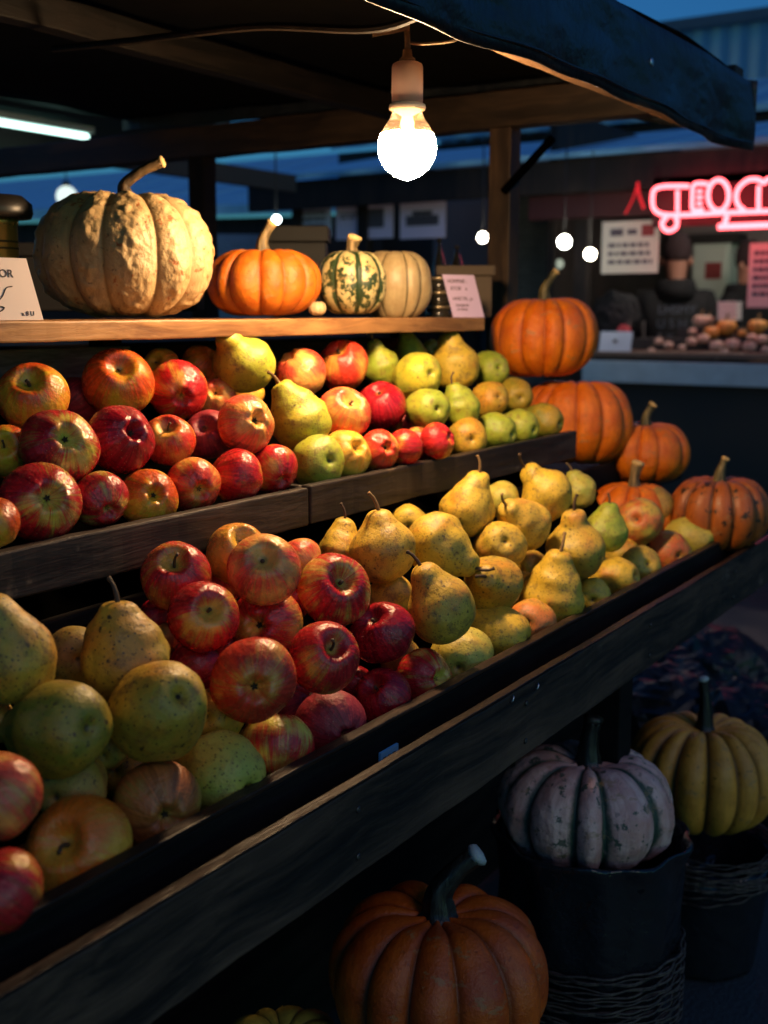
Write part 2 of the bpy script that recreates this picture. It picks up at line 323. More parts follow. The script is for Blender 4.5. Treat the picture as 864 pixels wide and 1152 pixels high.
# ------------------------------------------------ the fruit lists: pixel centre, width, feature pixel, look, layer, label
# kind: As apple with its stem hollow at (hx,hy) and a stem there; Ah stem hollow without stem; Ac blossom end there; A0 nothing seen
#       Pn pear with neck tip at (hx,hy), + leans to viewer, Pc pear with blossom end at (hx,hy), Ps pear with stem end towards us at (hx,hy)
UP_ = [
 ('Ah',37,447,76,41,424,'orange',0,'large orange apple with a green hollow, leftmost of the back row in upper crate'),
 ('As',6,508,56,14,500,'orange',0,'tan orange apple cut by the left picture edge, middle row of upper crate'),
 ('Ac',67,502,82,90,490,'cream',1,'big red and cream apple facing right, middle row of upper crate'),
 ('Ac',45,565,86,72,557,'cream',1,'big streaked red and cream apple, front row at left of upper crate'),
 ('A0',-9,588,58,0,0,'orange',1,'orange apple sliver at the left edge behind the crate board'),
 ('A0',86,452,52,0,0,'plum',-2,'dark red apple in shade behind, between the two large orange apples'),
 ('Ah',133,431,75,144,411,'orange',0,'large yellow and orange apple with deep hollow, tallest of the back row'),
 ('Ac',136,494,74,163,484,'deep',1,'large dark crimson apple in the middle row of the upper crate'),
 ('Ac',113,562,61,132,580,'cream',1,'dark red apple with a pale green patch, front row of upper crate'),
 ('Ac',167,561,64,184,554,'orange',1,'round orange red apple resting on the crate board below the crimson one'),
 ('Ac',200,439,64,212,452,'red',0,'shiny bright red apple tipped to the right in the back row'),
 ('Ah',182,411,38,176,408,'yellow',-1,'small yellow apple peeking over the shiny bright red apple'),
 ('A0',227,409,42,0,0,'yellow',-1,'plain golden apple under the shelf, left of the squat yellow pear'),
 ('As',190,496,56,192,477,'stripe',0,'orange red striped apple standing upright with its stem, middle row'),
 ('Ah',235,489,54,233,478,'plum',0,'dusky matte purple red apple in the middle row of upper crate'),
 ('Ac',243,447,42,246,440,'peach',-1,'small pale peach apple half hidden behind the dusky purple one'),
 ('Ac',277,477,64,299,471,'peach',1,'red and peach apple with deep dimple facing right below the squat yellow pear'),
 ('Ac',217,546,60,234,554,'stripe',1,'rosy orange apple in the front row with dark blossom end'),
 ('A0',266,536,60,0,0,'red',1,'matte rosy red apple in the front row, second from the crate joint'),
 ('Ac',308,528,54,324,545,'red',1,'red and cream apple beside the joint of the two crates'),
 ('A0',278,443,36,0,0,'yellow',-2,'small yellow green fruit showing under the squat yellow pear'),
 ('A0',338,420,56,0,0,'peach',0,'orange red apple in the back row, left of the tall orange red one'),
 ('Ah',386,412,56,380,390,'stripe',0,'orange red apple upright directly under the shelf, next to the green pears'),
 ('Ah',387,465,58,400,448,'peach',1,'pale peach apple leaning on the long green pear'),
 ('Ah',429,457,54,424,434,'deep',0,'glossy deep red apple right of the pale peach one in upper crate'),
 ('Ac',357,520,56,375,519,'Pgreen',1,'squat green fruit at the left end of the second crate'),
 ('Ac',390,511,54,407,501,'yellow',1,'yellow peach apple in the front row, right of the squat green fruit'),
 ('Ac',427,506,44,440,503,'stripe',1,'orange red apple in the front row of the second crate'),
 ('A0',455,503,38,0,0,'red',1,'narrow red apple squeezed beside a cream apple in front row'),
 ('Ac',472,499,36,482,497,'cream',0,'small cream yellow apple between two red ones, front row'),
 ('A0',492,496,40,0,0,'red',1,'last red apple of the front row, beside the green pears'),
 ('A0',457,476,34,0,0,'red',-1,'small red apple hidden behind the glossy deep red apple'),
 ('Pn',274,408,62,259,376,'ygreen',1,'squat yellow green pear under the shelf with its stem up'),
 ('Pn',338,472,62,310,421,'ygreen',1,'long green yellow pear leaning left among the apples of the upper crate'),
 ('Pn',429,414,40,421,389,'green',0,'green pear under the shelf right of the upright orange apple'),
 ('Pn',462,398,36,458,376,'ygreen',-1,'yellow pear neck rising behind the round green pear'),
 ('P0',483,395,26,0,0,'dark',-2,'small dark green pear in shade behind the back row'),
 ('Pn',511,411,52,504,374,'yellow',0,'tall yellow green pear in the back row touching the shelf'),
 ('Pc',469,424,50,482,423,'ygreen',1,'round yellow green pear facing out below the pear neck'),
 ('Pc',479,460,46,490,462,'green',1,'round green pear with dark dots in the middle row'),
 ('Pn',519,457,40,509,429,'green',1,'upright green pear with black stem in the middle row'),
 ('Pc',551,416,40,558,416,'green',0,'round green pear at the right of the tall yellow green pear'),
 ('Pc',549,450,40,558,448,'olive',0,'freckled olive pear in the middle row of the second crate'),
 ('P0',580,446,38,0,0,'dark',0,'dark green pear near the right end, middle row'),
 ('P0',525,492,42,0,0,'olive',1,'brownish green pear in the front row beside the last red apple'),
 ('Pc',557,485,40,573,489,'green',1,'round green pear in the front row, second of the pears'),
 ('Pc',583,480,38,597,484,'green',1,'round green pear in the front row, third of the pears'),
 ('Pc',612,474,37,626,477,'dark',1,'dark green pear at the far right corner of the upper crate'),
]
LOW = [
 ('Pn',14,741,94,9,676,'olive',1,'tall freckled olive pear at the left picture edge of the lower tray'),
 ('Pn',140,739,95,139,667,'olive',1,'tall olive green pear standing upright with a long stem, left part of the tray'),
 ('P0',84,738,62,0,0,'brown',-2,'brownish yellow pear half hidden between the two upright olive pears'),
 ('Pc',64,819,104,104,813,'dark',1,'dark green lying pear with black blossom end in front of the upright pears'),
 ('Pc',179,799,106,207,778,'olive',2,'large round olive russet pear with a deep dimple'),
 ('Pc',247,870,88,279,879,'pale',1,'freckled pale green pear lying against the tray rim'),
 ('Ac',177,905,94,202,914,'russet',1,'orange brown russet apple behind the tray rim'),
 ('As',90,955,112,79,928,'golden',2,'large golden orange apple with curved stem, nearest in the tray'),
 ('A0',-4,895,98,0,0,'peach',2,'big pinkish yellow apple cut by the left picture edge'),
 ('A0',-2,1003,96,0,0,'red',2,'big red apple at the bottom left corner of the tray'),
 ('P0',82,884,76,0,0,'brown',-1,'dark brown pear in the shade behind the golden orange apple'),
 ('P0',-6,812,44,0,0,'gold',-1,'yellow pear sliver at the left edge of the tray'),
 ('P0',118,790,50,0,0,'green',-2,'green pear deep between the dark lying pear and the olive ones'),
 ('P0',242,806,62,0,0,'olive',-1,'dim olive pear under the striped apple that faces out'),
 ('As',198,649,74,200,624,'red',0,'red apple with yellow shoulder standing upright at the left of the apple heap'),
 ('Ah',229,694,76,245,678,'red',1,'red and yellow apple tipped to the right, below the upright red one'),
 ('A0',219,750,60,0,0,'deep',-1,'dark red apple in shadow beside the large russet pear'),
 ('Ac',285,765,91,293,771,'stripe',2,'large striped apple with its blossom end facing the viewer'),
 ('A0',174,694,38,0,0,'deep',-2,'small dark red apple hidden behind the upright olive pear'),
 ('A0',190,718,34,0,0,'russet',-2,'small brown apple in a gap of the heap beside the upright olive pear'),
 ('Ah',267,624,66,279,600,'yellow',-1,'pale yellow apple at the top of the heap, partly behind a dusky one'),
 ('Ah',297,641,78,300,621,'peach',1,'dusky red and peach apple at the top of the heap'),
 ('A0',338,632,50,0,0,'peach',-1,'orange red apple behind the top of the heap, left of the rosy one'),
 ('Ah',376,664,80,391,645,'cream',1,'large crimson apple with a yellow green shoulder beside the yellow pears'),
 ('Ac',300,701,78,289,701,'red',0,'bright red apple with a pale blossom end in the middle of the heap'),
 ('As',364,740,77,383,718,'red',2,'red striped apple with a thin tan stem in the middle of the heap'),
 ('Ah',430,712,70,413,685,'deep',1,'smooth deep crimson apple touching the yellow pears'),
 ('Ah',430,785,64,416,760,'deep',1,'dark shiny crimson apple with heart shaped top near the rim'),
 ('Ac',478,763,63,500,760,'cream',1,'red and pale green apple resting against the tray rim right of the crimson ones'),
 ('Ac',372,815,77,398,828,'plum',1,'dull wine red apple resting against the tray rim'),
 ('A0',310,841,82,0,0,'cream',1,'freckled red and cream apple behind the rim left of the wine red one'),
 ('A0',332,680,36,0,0,'red',-2,'small red apple deep in the heap under the dusky peach apple'),
 ('Pn',385,618,50,391,578,'yellow',-1,'slim yellow pear standing behind the big upright pear'),
 ('Pn',431,619,70,423,566,'gold',1,'big golden pear standing upright with long tan stem, left of the pears'),
 ('P0',459,588,38,0,0,'yellow',-2,'yellow pear just showing behind the big upright golden pear'),
 ('Pn',492,612,66,531,633,'yellow',1,'golden pear lying down with its curved stem pointing right'),
 ('Pn',525,574,58,534,534,'yellow',0,'yellow pear standing upright at the back with dark stem'),
 ('P0',564,562,38,0,0,'pale',-1,'pale green pear hidden behind the upright yellow pear at the back'),
 ('Pn',614,557,54,588,527,'yellow',1,'yellow pear leaning left on top of the heap, stem up left'),
 ('Ps',588,589,56,571,573,'gold',1,'orange yellow pear lying with its stem end facing the viewer'),
 ('P0',563,614,54,0,0,'gold',0,'round golden pear in the middle of the pear heap'),
 ('Ps',553,656,62,547,645,'olive',1,'greyish yellow pear with its stem end pointing at the viewer'),
 ('Pc',437,672,48,448,652,'gold',-1,'golden pear behind the crimson apples at the left of the pear heap'),
 ('Pn',496,683,72,472,634,'gold',2,'large golden pear leaning left with short black stem, front of heap'),
 ('P0',519,741,66,0,0,'pale',1,'pale green freckled pear resting on the tray rim'),
 ('Pc',560,713,60,588,719,'yellow',1,'yellow pear lying at the rim with its blossom end to the right'),
 ('P0',598,701,50,0,0,'russet',1,'orange russet pear at the tray rim beside the tall yellow pear'),
 ('P0',597,636,34,0,0,'gold',-2,'small golden pear deep in the gap of the pear heap'),
 ('Pn',621,668,67,629,622,'yellow',2,'tall yellow pear standing at the front with a short black stem'),
 ('Pn',648,620,62,642,577,'gold',1,'freckled golden pear with a blunt neck behind the tall yellow pear'),
 ('Pn',682,597,45,684,557,'green',1,'bright green pear standing upright with black stem'),
 ('Pn',652,552,36,643,527,'pale',-1,'small pale green pear leaning left at the back of the heap'),
 ('P0',666,670,38,0,0,'yellow',1,'small yellow pear at the rim right of the tall yellow pear'),
 ('Pc',692,651,46,709,648,'yellow',1,'knobbly yellow pear with a deep dimple at the rim'),
 ('P0',720,637,43,0,0,'gold',1,'golden round pear at the rim left of the blushed one'),
 ('P0',752,622,45,0,0,'blush',1,'red blushed pear resting on the rim near the far end'),
 ('P0',719,587,50,0,0,'blush',0,'blushed red and green pear right of the bright green pear'),
 ('P0',737,569,40,0,0,'brown',-1,'brown pear in front of the small orange pumpkin with tan stem'),
 ('Pc',778,605,45,793,612,'pale',1,'pale green pear last at the far end of the tray'),
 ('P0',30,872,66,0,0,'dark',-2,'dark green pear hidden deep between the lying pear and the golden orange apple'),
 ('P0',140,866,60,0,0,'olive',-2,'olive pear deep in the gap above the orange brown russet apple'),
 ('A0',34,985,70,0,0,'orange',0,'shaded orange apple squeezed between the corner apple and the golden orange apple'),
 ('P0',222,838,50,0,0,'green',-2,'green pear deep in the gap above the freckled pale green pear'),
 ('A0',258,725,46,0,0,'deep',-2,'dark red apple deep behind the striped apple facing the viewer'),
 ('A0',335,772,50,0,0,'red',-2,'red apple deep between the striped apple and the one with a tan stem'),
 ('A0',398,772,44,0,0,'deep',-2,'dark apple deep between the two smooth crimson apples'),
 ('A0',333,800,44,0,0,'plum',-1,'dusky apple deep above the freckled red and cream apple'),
 ('P0',452,742,44,0,0,'brown',-2,'brown pear deep in the gap above the red and pale green apple'),
 ('P0',540,690,44,0,0,'gold',-2,'gold pear deep between the large leaning pear and the rim pears'),
 ('A0',252,660,44,0,0,'stripe',-2,'striped apple deep behind the top of the apple heap'),
 ('P0',588,665,40,0,0,'olive',-2,'olive pear deep behind the orange russet pear'),
 ('P0',700,625,36,0,0,'gold',-2,'golden pear deep behind the knobbly yellow pear'),
 ('P0',664,640,36,0,0,'olive',-2,'olive pear deep behind the small yellow rim pear'),
 ('P0',120,840,50,0,0,'brown',-1,'brown pear wedged under the large round russet pear'),
]

# heap surfaces: n.p = k for fruit centres; the sloping boards lie a little deeper
NU = Vector((0, -1, 1.39)).normalized(); KU = NU.dot(Vector((0, 1.012, -.220)))
NL = Vector((0, -1, 1.0)).normalized(); KL = NL.dot(Vector((0, .757, -.448)))
BASE_OFF = .095
class Fr: pass
def prep(lst, N, K):
    out = []
    for e in lst:
        f = Fr(); f.e = e; f.k = e[0]; f.px, f.py, f.w = e[1], e[2], e[3]*1.07; f.r = ray(f.px, f.py)
        f.lay = e[7]; f.D = (K+.028*f.lay)/N.dot(f.r); f.D0 = f.D; f.N = N; f.K = K
        out.append(f)
    return out
FR = prep(UP_, NU, KU)+prep(LOW, NL, KL)
def axis_of(f):
    k, hx, hy = f.k, f.e[4], f.e[5]; R = f.w/2; rg = random.Random(int(f.px*7+f.py))
    if k in ('A0', 'P0'):
        a = rg.uniform(0, 6.3); dx, dy = math.cos(a)*.9, math.sin(a)*.9; back = -.45 if k == 'A0' else -.2
        v = RT*dx+UP*dy-FW*back*1.0
        if k == 'P0': v = RT*dx*.45+UP*.25*dy+FW*1.0     # neck points away from us
        return v.normalized()
    dx, dy = (hx-f.px)/R, -(hy-f.py)/R
    if k[0] == 'A':
        q = .93; dx *= q; dy *= q; s = math.hypot(dx, dy)
        if s > .97: dx *= .97/s; dy *= .97/s; s = .97
        v = RT*dx+UP*dy-FW*math.sqrt(1-s*s)
        return (-v if k == 'Ac' else v).normalized()
    if k == 'Pn':
        dx /= 1.42; dy /= 1.42; s = math.hypot(dx, dy)
        if s > .98: dx *= .98/s; dy *= .98/s; s = .98
        return (RT*dx+UP*dy-FW*math.sqrt(1-s*s)*.8+Vector((0, 0, 1e-3))).normalized()
    q = 1.08 if k == 'Pc' else .9; dx *= q; dy *= q; s = math.hypot(dx, dy)
    if s > .97: dx *= .97/s; dy *= .97/s; s = .97
    v = RT*dx+UP*dy-FW*math.sqrt(1-s*s)
    if k == 'Pc': v = -v
    return v.normalized()
for f in FR: f.ax = axis_of(f)
def balls(f):
    R = f.w/2*f.D/FPX; c = f.r*f.D
    if f.k[0] == 'A' or f.k == 'Ps': return [(c, R*.93)]
    return [(c, R*.93), (c+f.ax*R*.85, R*.58)]
# relax along each sight line so that neighbours touch instead of passing through one another
for it in range(160):
    mv = [0.0]*len(FR); B = [balls(f) for f in FR]
    for i in range(len(FR)):
        for j in range(i+1, len(FR)):
            if abs(FR[i].px-FR[j].px) > 150: continue
            for (a, ra) in B[i]:
                for (b, rb) in B[j]:
                    d = (a-b).length; s = (ra+rb)*.97
                    if d < s:
                        g = (s-d)*.28
                        sg = 1 if (FR[i].D0-.02*FR[i].lay) > (FR[j].D0-.02*FR[j].lay) else -1
                        mv[i] += sg*g; mv[j] -= sg*g
    for i, f in enumerate(FR):
        f.D += max(-.01, min(.01, mv[i]))+(f.D0-f.D)*.03
        R = f.w/2*f.D/FPX; lim = (f.K-BASE_OFF+R*.9)
        ey, ez = ((.986, -.243) if f.N is NU else (.713, -.466)); c = f.r*f.D
        gy = c.y-ey; gz = max(0, c.z-ez); dd = math.hypot(gy, gz); need = R*(1.0 if f.k[0] == 'A' else 1.02)
        if gy > 0: dd = math.hypot(gy, gz)
        if dd < need: f.D += min(.012, (need-dd)*.8)
        f.D = max(f.D0-.12, min(f.D0+.13, f.D))
        lim = f.K-BASE_OFF+R*(.55 if f.lay >= 0 else .3)
        if f.N.dot(f.r)*f.D < lim: f.D += (lim/f.N.dot(f.r)-f.D)*.9
worst = sorted([f.w*f.D/FPX for f in FR]); print('fruit widths', [round(x, 3) for x in worst[:6]], [round(x, 3) for x in worst[-6:]])

def place_fruit(f, idx, group):
    k, col, lab = f.k, f.e[6], f.e[8]; rg = random.Random(idx*13+5); R = f.w/2*f.D/FPX; c = f.r*f.D
    pear = k[0] == 'P' or col[0] == 'P'
    if pear:
        if k == 'Ac': me, tip = PRM[1]
        else: me, tip = PRM[idx % 9]
        m = PM[col[1:]] if col[0] == 'P' else PM[col]
    else: me, tip = APM[idx % 9], None; m = AM[col]
    o = bpy.data.objects.new('pear' if pear else 'apple', cp(me, m)); COL.objects.link(o)
    q = f.ax.to_track_quat('Z', 'Y') @ Quaternion((0, 0, 1), rg.uniform(0, 6.28))
    o.rotation_mode = 'QUATERNION'; o.rotation_quaternion = q; s = R*(.96 if k == 'Pc' else 1.0); o.scale = (s, s, s*(1.2 if k == 'Pc' else rg.uniform(.96, 1.04)))
    o.location = c
    tag(o, lab, 'pear' if pear else 'apple', group)
    if pear and k in ('Pn', 'Ps'):
        st = link('stem', stem_mesh(tip, rg.uniform(.42, .62), .05, rg.uniform(.1, .35), idx), M_STEM if idx % 3 else M_STEM2, o)
    if k == 'As': link('stem', stem_mesh((0, 0, .48), rg.uniform(.5, .72), .04, rg.uniform(.05, .3), idx), M_STEM if idx % 3 else M_STEM2, o)
    if k == 'Ah' : link('stem', stem_mesh((0, 0, .46), rg.uniform(.14, .3), .05, .05, idx), M_STEM, o)
    if k in ('Ac', 'Pc'): link('calyx', calyx_mesh(-.79 if pear else -.54, idx), M_CALYX, o, False)
    return o
for i, f in enumerate(FR):
    up = i < len(UP_); pear = f.k[0] == 'P' or f.e[6][0] == 'P'
    place_fruit(f, i, ('pears' if pear else 'apples')+(' in the upper crates' if up else ' in the lower tray'))

# ------------------------------------------------ pumpkins
def squash_mesh(n=10, asp=.75, depth=.14, dip=.22, seed=0, warts=0, sharp=.55, S=260, N=84, boxy=.85, cut=.0):
    rg = random.Random(seed); so = Vector((rg.uniform(0, 90), rg.uniform(0, 90), rg.uniform(0, 9)))
    offs = [rg.uniform(-.22, .22) for _ in range(n)]; amp = [rg.uniform(-.03, .03) for _ in range(n)]; v = []; mer = []; pole = []; gr = []
    bounds = sorted([(i+offs[i])/n for i in range(n)])
    tilt = rg.uniform(-.05, .05)
    for k in range(S):
        u = k/S; 
        for i in range(n):
            b0 = bounds[i]; b1 = bounds[(i+1) % n]+(1 if i == n-1 else 0); uu = u if u >= bounds[0] else u+1
            if b0 <= uu < b1: loc = (uu-b0)/(b1-b0); am = amp[i]; break
        g = math.sin(math.pi*loc); mer.append((g, am, u))
    cols = mer; mer = []
    for j in range(N+1):
        t = math.pi*j/N; ct, st = math.cos(t), math.sin(t)
        for k in range(S):
            g, am, u = cols[k]; a = 2*math.pi*u; gg = g**sharp
            rho = st**boxy if st > 1e-6 else 0; band = st**.6 if st > 1e-6 else 0
            rr = rho*((1-depth)+depth*gg+am*g*band); z = asp*(abs(ct)**.9)*(1 if ct > 0 else -1)
            z *= (1-depth*.55)+depth*.55*gg
            z -= dip*math.exp(-(st/.34)**2)*(1 if ct > 0 else -.7)*asp
            z += tilt*rr*math.cos(a+so.x)
            p = Vector((rr*math.cos(a), rr*math.sin(a), z)); q = 1+.025*noise.noise(p*2+so)
            if warts:
                w = 1.0*max(0, noise.noise(Vector((p.x*9, p.y*9, p.z*6))+so)+.12)+.28*noise.noise(p*17+so); q += warts*w*g
            v.append(tuple(p*q)); mer.append((math.cos(a), math.sin(a), ct)); pole.append(math.exp(-(st/.12)**2)); gr.append((1-g)**1.5)
    f = [(j*S+k, (j+1)*S+k, (j+1)*S+(k+1) % S, j*S+(k+1) % S) for j in range(N) for k in range(S)]
    me = bpy.data.meshes.new('pumpkin'); me.from_pydata(v, [], f); set_attr(me, mer, pole, gr); me.update()
    for p in me.polygons: p.use_smooth = True
    return me, asp*(1-dip)
def ridged_stem(base, keys, radii, m, parent, tipm=None):
    P = curve_pts(keys, 6); n = len(P); rr = []
    for i in range(n):
        s = i/(n-1)*(len(radii)-1); a = int(min(s, len(radii)-2)); rr.append(radii[a]+(radii[a+1]-radii[a])*(s-a))
    mb = MB(); mb.tube(P, rr, 14, .20); o = mb.build('stem', m, parent, True)
    if tipm:
        tp = MB(); d = (P[-1]-P[-3]).normalized(); rg = random.Random(3)
        c = P[-1]; r = rr[-1]
        tp.tube([c-d*r*.2, c+d*r*.35, c+d*r*.75, c+d*r*.9], [r*1.02, r*1.3, r*1.1, r*.4], 11, .10); tp.build('stem_tip', tipm, o, True)
    return o
M_ST_G = None
def stem_mat(name, c1, c2, rough=.6):
    t = NT(name, rough); o = t.obj(); g = t.noise(t.vm('MULTIPLY', o, (60, 60, 9)), 1, 4, .6)
    t.color(t.mix(t.ramp(g, .35, .65), c1, c2)); t.bump(g, .5, .01); return t.m
M_ST_TAN = stem_mat('pumpkin_stem_tan', (.10, .07, .03), (.36, .24, .10)); M_ST_GREEN = stem_mat('pumpkin_stem_green', (.03, .03, .012), (.26, .20, .08))
M_ST_DARK = stem_mat('pumpkin_stem_dark', (.012, .008, .004), (.14, .08, .03))  # lighter streaks paint the light on the stem ridges
M_ST_BLACK = stem_mat('pumpkin_stem_black', (.008, .010, .010), (.035, .036, .03), .4); M_TIP = plain('cut_stem', (.55, .38, .16), .9, scale=60, bump=.8)
M_TIPB = plain('dry_stem_end', (.42, .48, .50), .9, scale=50, bump=.8)
def pumpkin(name, label, cx, cy, w, D, mesh, mat, stem, group, cat='pumpkin', spin=0, tilt=(0, 0)):
    """stem = (tip dx, dy px from stem base, radius/R base, radius tip, material, tip material, bulge)"""
    me, topz = mesh; me = me.copy(); me.materials.append(mat); R = w/2*D/FPX
    for v in me.vertices: v.co *= R     # real size; material scale handled by object coords / R below
    o = bpy.data.objects.new(name, me); COL.objects.link(o); o.location = at(cx, cy, D)
    o.rotation_euler = (tilt[0], tilt[1], spin); tag(o, label, cat, group)
    if stem:
        dx, dy, r0, r1, m, tm, bow = stem; k = D/FPX; up = Vector((0, 0, 1)); q = (RT*dx+Vector((0, 0, -dy)))*k
        q.rotate(o.rotation_euler.to_matrix().inverted()) if True else None
        b = Vector((0, 0, topz*R*.93)); L = q.length
        side = Vector((q.x, q.y, 0))
        keys = [b-up*L*.12, b+up*L*.12+side*.03, b+up*q.z*.45+side*.18*bow, b+up*q.z*.8+side*.55, b+q]
        ridged_stem(b, keys, [r0*R*2.0, r0*R*1.05, r0*R*.8, r1*R, r1*R*1.08], m, o, tm)
    return o
def smat(name, R, **k):   # object coordinates are metres: scale texture by 1/R
    m = squash_mat(name, **k)
    t = m.node_tree
    for n in list(t.nodes):
        if n.type == 'TEX_COORD':
            mp = t.nodes.new('ShaderNodeVectorMath'); mp.operation = 'SCALE'; mp.inputs['Scale'].default_value = 1/R
            for l in list(n.outputs['Object'].links): t.links.new(mp.outputs[0], l.to_socket)
            t.links.new(n.outputs['Object'], mp.inputs[0])
    for n in t.nodes:
        if n.type == 'BUMP': n.inputs['Distance'].default_value = .03*R
    return m
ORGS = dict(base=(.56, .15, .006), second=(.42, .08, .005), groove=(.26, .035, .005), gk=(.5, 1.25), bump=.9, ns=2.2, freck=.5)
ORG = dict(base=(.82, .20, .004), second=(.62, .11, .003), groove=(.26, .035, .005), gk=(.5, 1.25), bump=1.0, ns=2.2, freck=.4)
S1 = 'pumpkins on the wooden shelf'; S2 = 'pumpkins at the far end of the stall'; S3 = 'pumpkins on the ground by the stall'
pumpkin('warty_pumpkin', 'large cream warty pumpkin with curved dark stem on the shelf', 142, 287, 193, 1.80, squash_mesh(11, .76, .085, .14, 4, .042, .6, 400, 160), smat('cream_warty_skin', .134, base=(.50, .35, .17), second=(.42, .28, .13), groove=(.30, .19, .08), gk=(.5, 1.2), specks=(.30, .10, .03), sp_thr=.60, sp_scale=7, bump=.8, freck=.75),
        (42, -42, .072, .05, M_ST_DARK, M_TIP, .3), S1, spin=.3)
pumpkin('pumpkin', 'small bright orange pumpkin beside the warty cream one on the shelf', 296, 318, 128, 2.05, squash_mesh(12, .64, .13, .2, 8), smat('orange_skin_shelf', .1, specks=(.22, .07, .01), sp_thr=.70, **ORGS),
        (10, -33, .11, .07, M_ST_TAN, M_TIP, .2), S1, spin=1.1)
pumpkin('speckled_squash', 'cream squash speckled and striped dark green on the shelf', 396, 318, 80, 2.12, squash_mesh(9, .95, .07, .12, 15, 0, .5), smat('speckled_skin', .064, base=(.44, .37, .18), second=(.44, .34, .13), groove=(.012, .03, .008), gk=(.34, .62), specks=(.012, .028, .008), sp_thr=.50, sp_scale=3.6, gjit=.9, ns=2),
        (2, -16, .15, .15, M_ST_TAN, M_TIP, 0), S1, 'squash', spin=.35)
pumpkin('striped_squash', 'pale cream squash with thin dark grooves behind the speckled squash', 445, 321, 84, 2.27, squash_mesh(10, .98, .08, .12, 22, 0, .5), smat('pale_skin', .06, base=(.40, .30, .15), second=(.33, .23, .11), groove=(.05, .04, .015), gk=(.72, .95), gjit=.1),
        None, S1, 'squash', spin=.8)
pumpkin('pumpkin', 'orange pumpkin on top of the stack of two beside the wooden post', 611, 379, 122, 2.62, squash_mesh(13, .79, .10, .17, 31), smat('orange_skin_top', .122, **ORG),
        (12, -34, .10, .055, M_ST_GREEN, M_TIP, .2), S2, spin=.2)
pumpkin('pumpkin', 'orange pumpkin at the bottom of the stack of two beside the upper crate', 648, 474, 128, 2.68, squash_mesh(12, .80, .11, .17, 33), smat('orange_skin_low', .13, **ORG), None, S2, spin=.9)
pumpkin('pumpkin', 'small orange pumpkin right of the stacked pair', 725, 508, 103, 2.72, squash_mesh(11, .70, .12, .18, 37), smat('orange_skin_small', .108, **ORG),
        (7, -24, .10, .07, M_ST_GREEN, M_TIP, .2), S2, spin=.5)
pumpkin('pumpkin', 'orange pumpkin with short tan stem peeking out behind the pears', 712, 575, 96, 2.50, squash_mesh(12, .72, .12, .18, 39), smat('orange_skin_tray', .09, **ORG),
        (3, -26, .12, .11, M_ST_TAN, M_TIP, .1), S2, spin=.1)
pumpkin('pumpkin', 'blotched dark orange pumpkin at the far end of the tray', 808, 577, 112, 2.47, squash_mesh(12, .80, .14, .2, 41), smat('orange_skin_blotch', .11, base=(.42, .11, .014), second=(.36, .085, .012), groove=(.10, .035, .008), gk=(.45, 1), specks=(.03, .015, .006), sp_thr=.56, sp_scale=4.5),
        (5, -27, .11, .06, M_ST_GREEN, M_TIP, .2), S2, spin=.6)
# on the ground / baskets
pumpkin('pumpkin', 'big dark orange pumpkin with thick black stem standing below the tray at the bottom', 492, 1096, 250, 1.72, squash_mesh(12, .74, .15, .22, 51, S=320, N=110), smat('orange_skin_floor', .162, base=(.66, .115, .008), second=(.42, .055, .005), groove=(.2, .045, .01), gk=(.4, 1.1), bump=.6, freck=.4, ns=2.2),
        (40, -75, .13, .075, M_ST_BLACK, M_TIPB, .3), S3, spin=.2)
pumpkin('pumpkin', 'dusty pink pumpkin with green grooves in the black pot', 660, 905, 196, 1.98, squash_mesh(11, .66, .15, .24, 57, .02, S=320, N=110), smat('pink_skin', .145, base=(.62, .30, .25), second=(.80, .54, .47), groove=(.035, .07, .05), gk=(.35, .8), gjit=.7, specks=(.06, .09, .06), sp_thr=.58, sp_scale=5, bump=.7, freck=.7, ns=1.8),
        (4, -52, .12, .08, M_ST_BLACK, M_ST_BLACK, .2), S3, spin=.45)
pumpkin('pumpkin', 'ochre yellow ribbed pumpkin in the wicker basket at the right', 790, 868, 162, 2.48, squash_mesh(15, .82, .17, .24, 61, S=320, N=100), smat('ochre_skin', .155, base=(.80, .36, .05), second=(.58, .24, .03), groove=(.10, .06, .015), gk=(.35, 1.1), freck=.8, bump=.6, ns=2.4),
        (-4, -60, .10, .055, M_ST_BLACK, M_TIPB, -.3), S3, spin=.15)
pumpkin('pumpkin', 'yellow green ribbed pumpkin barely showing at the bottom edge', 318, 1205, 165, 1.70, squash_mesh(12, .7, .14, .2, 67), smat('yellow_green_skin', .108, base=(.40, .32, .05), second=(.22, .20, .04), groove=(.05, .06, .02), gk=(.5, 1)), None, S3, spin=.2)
# tiny pumpkin edge behind the shelf pair
pumpkin('pumpkin', 'tiny cream gourd tucked between the orange pumpkin and the speckled squash', 357, 347, 20, 2.08, squash_mesh(9, .8, .08, .1, 71, S=90, N=30), smat('tiny_cream_skin', .016, base=(.6, .42, .22), second=(.55, .38, .2), groove=(.3, .2, .1)), None, S1, 'gourd')

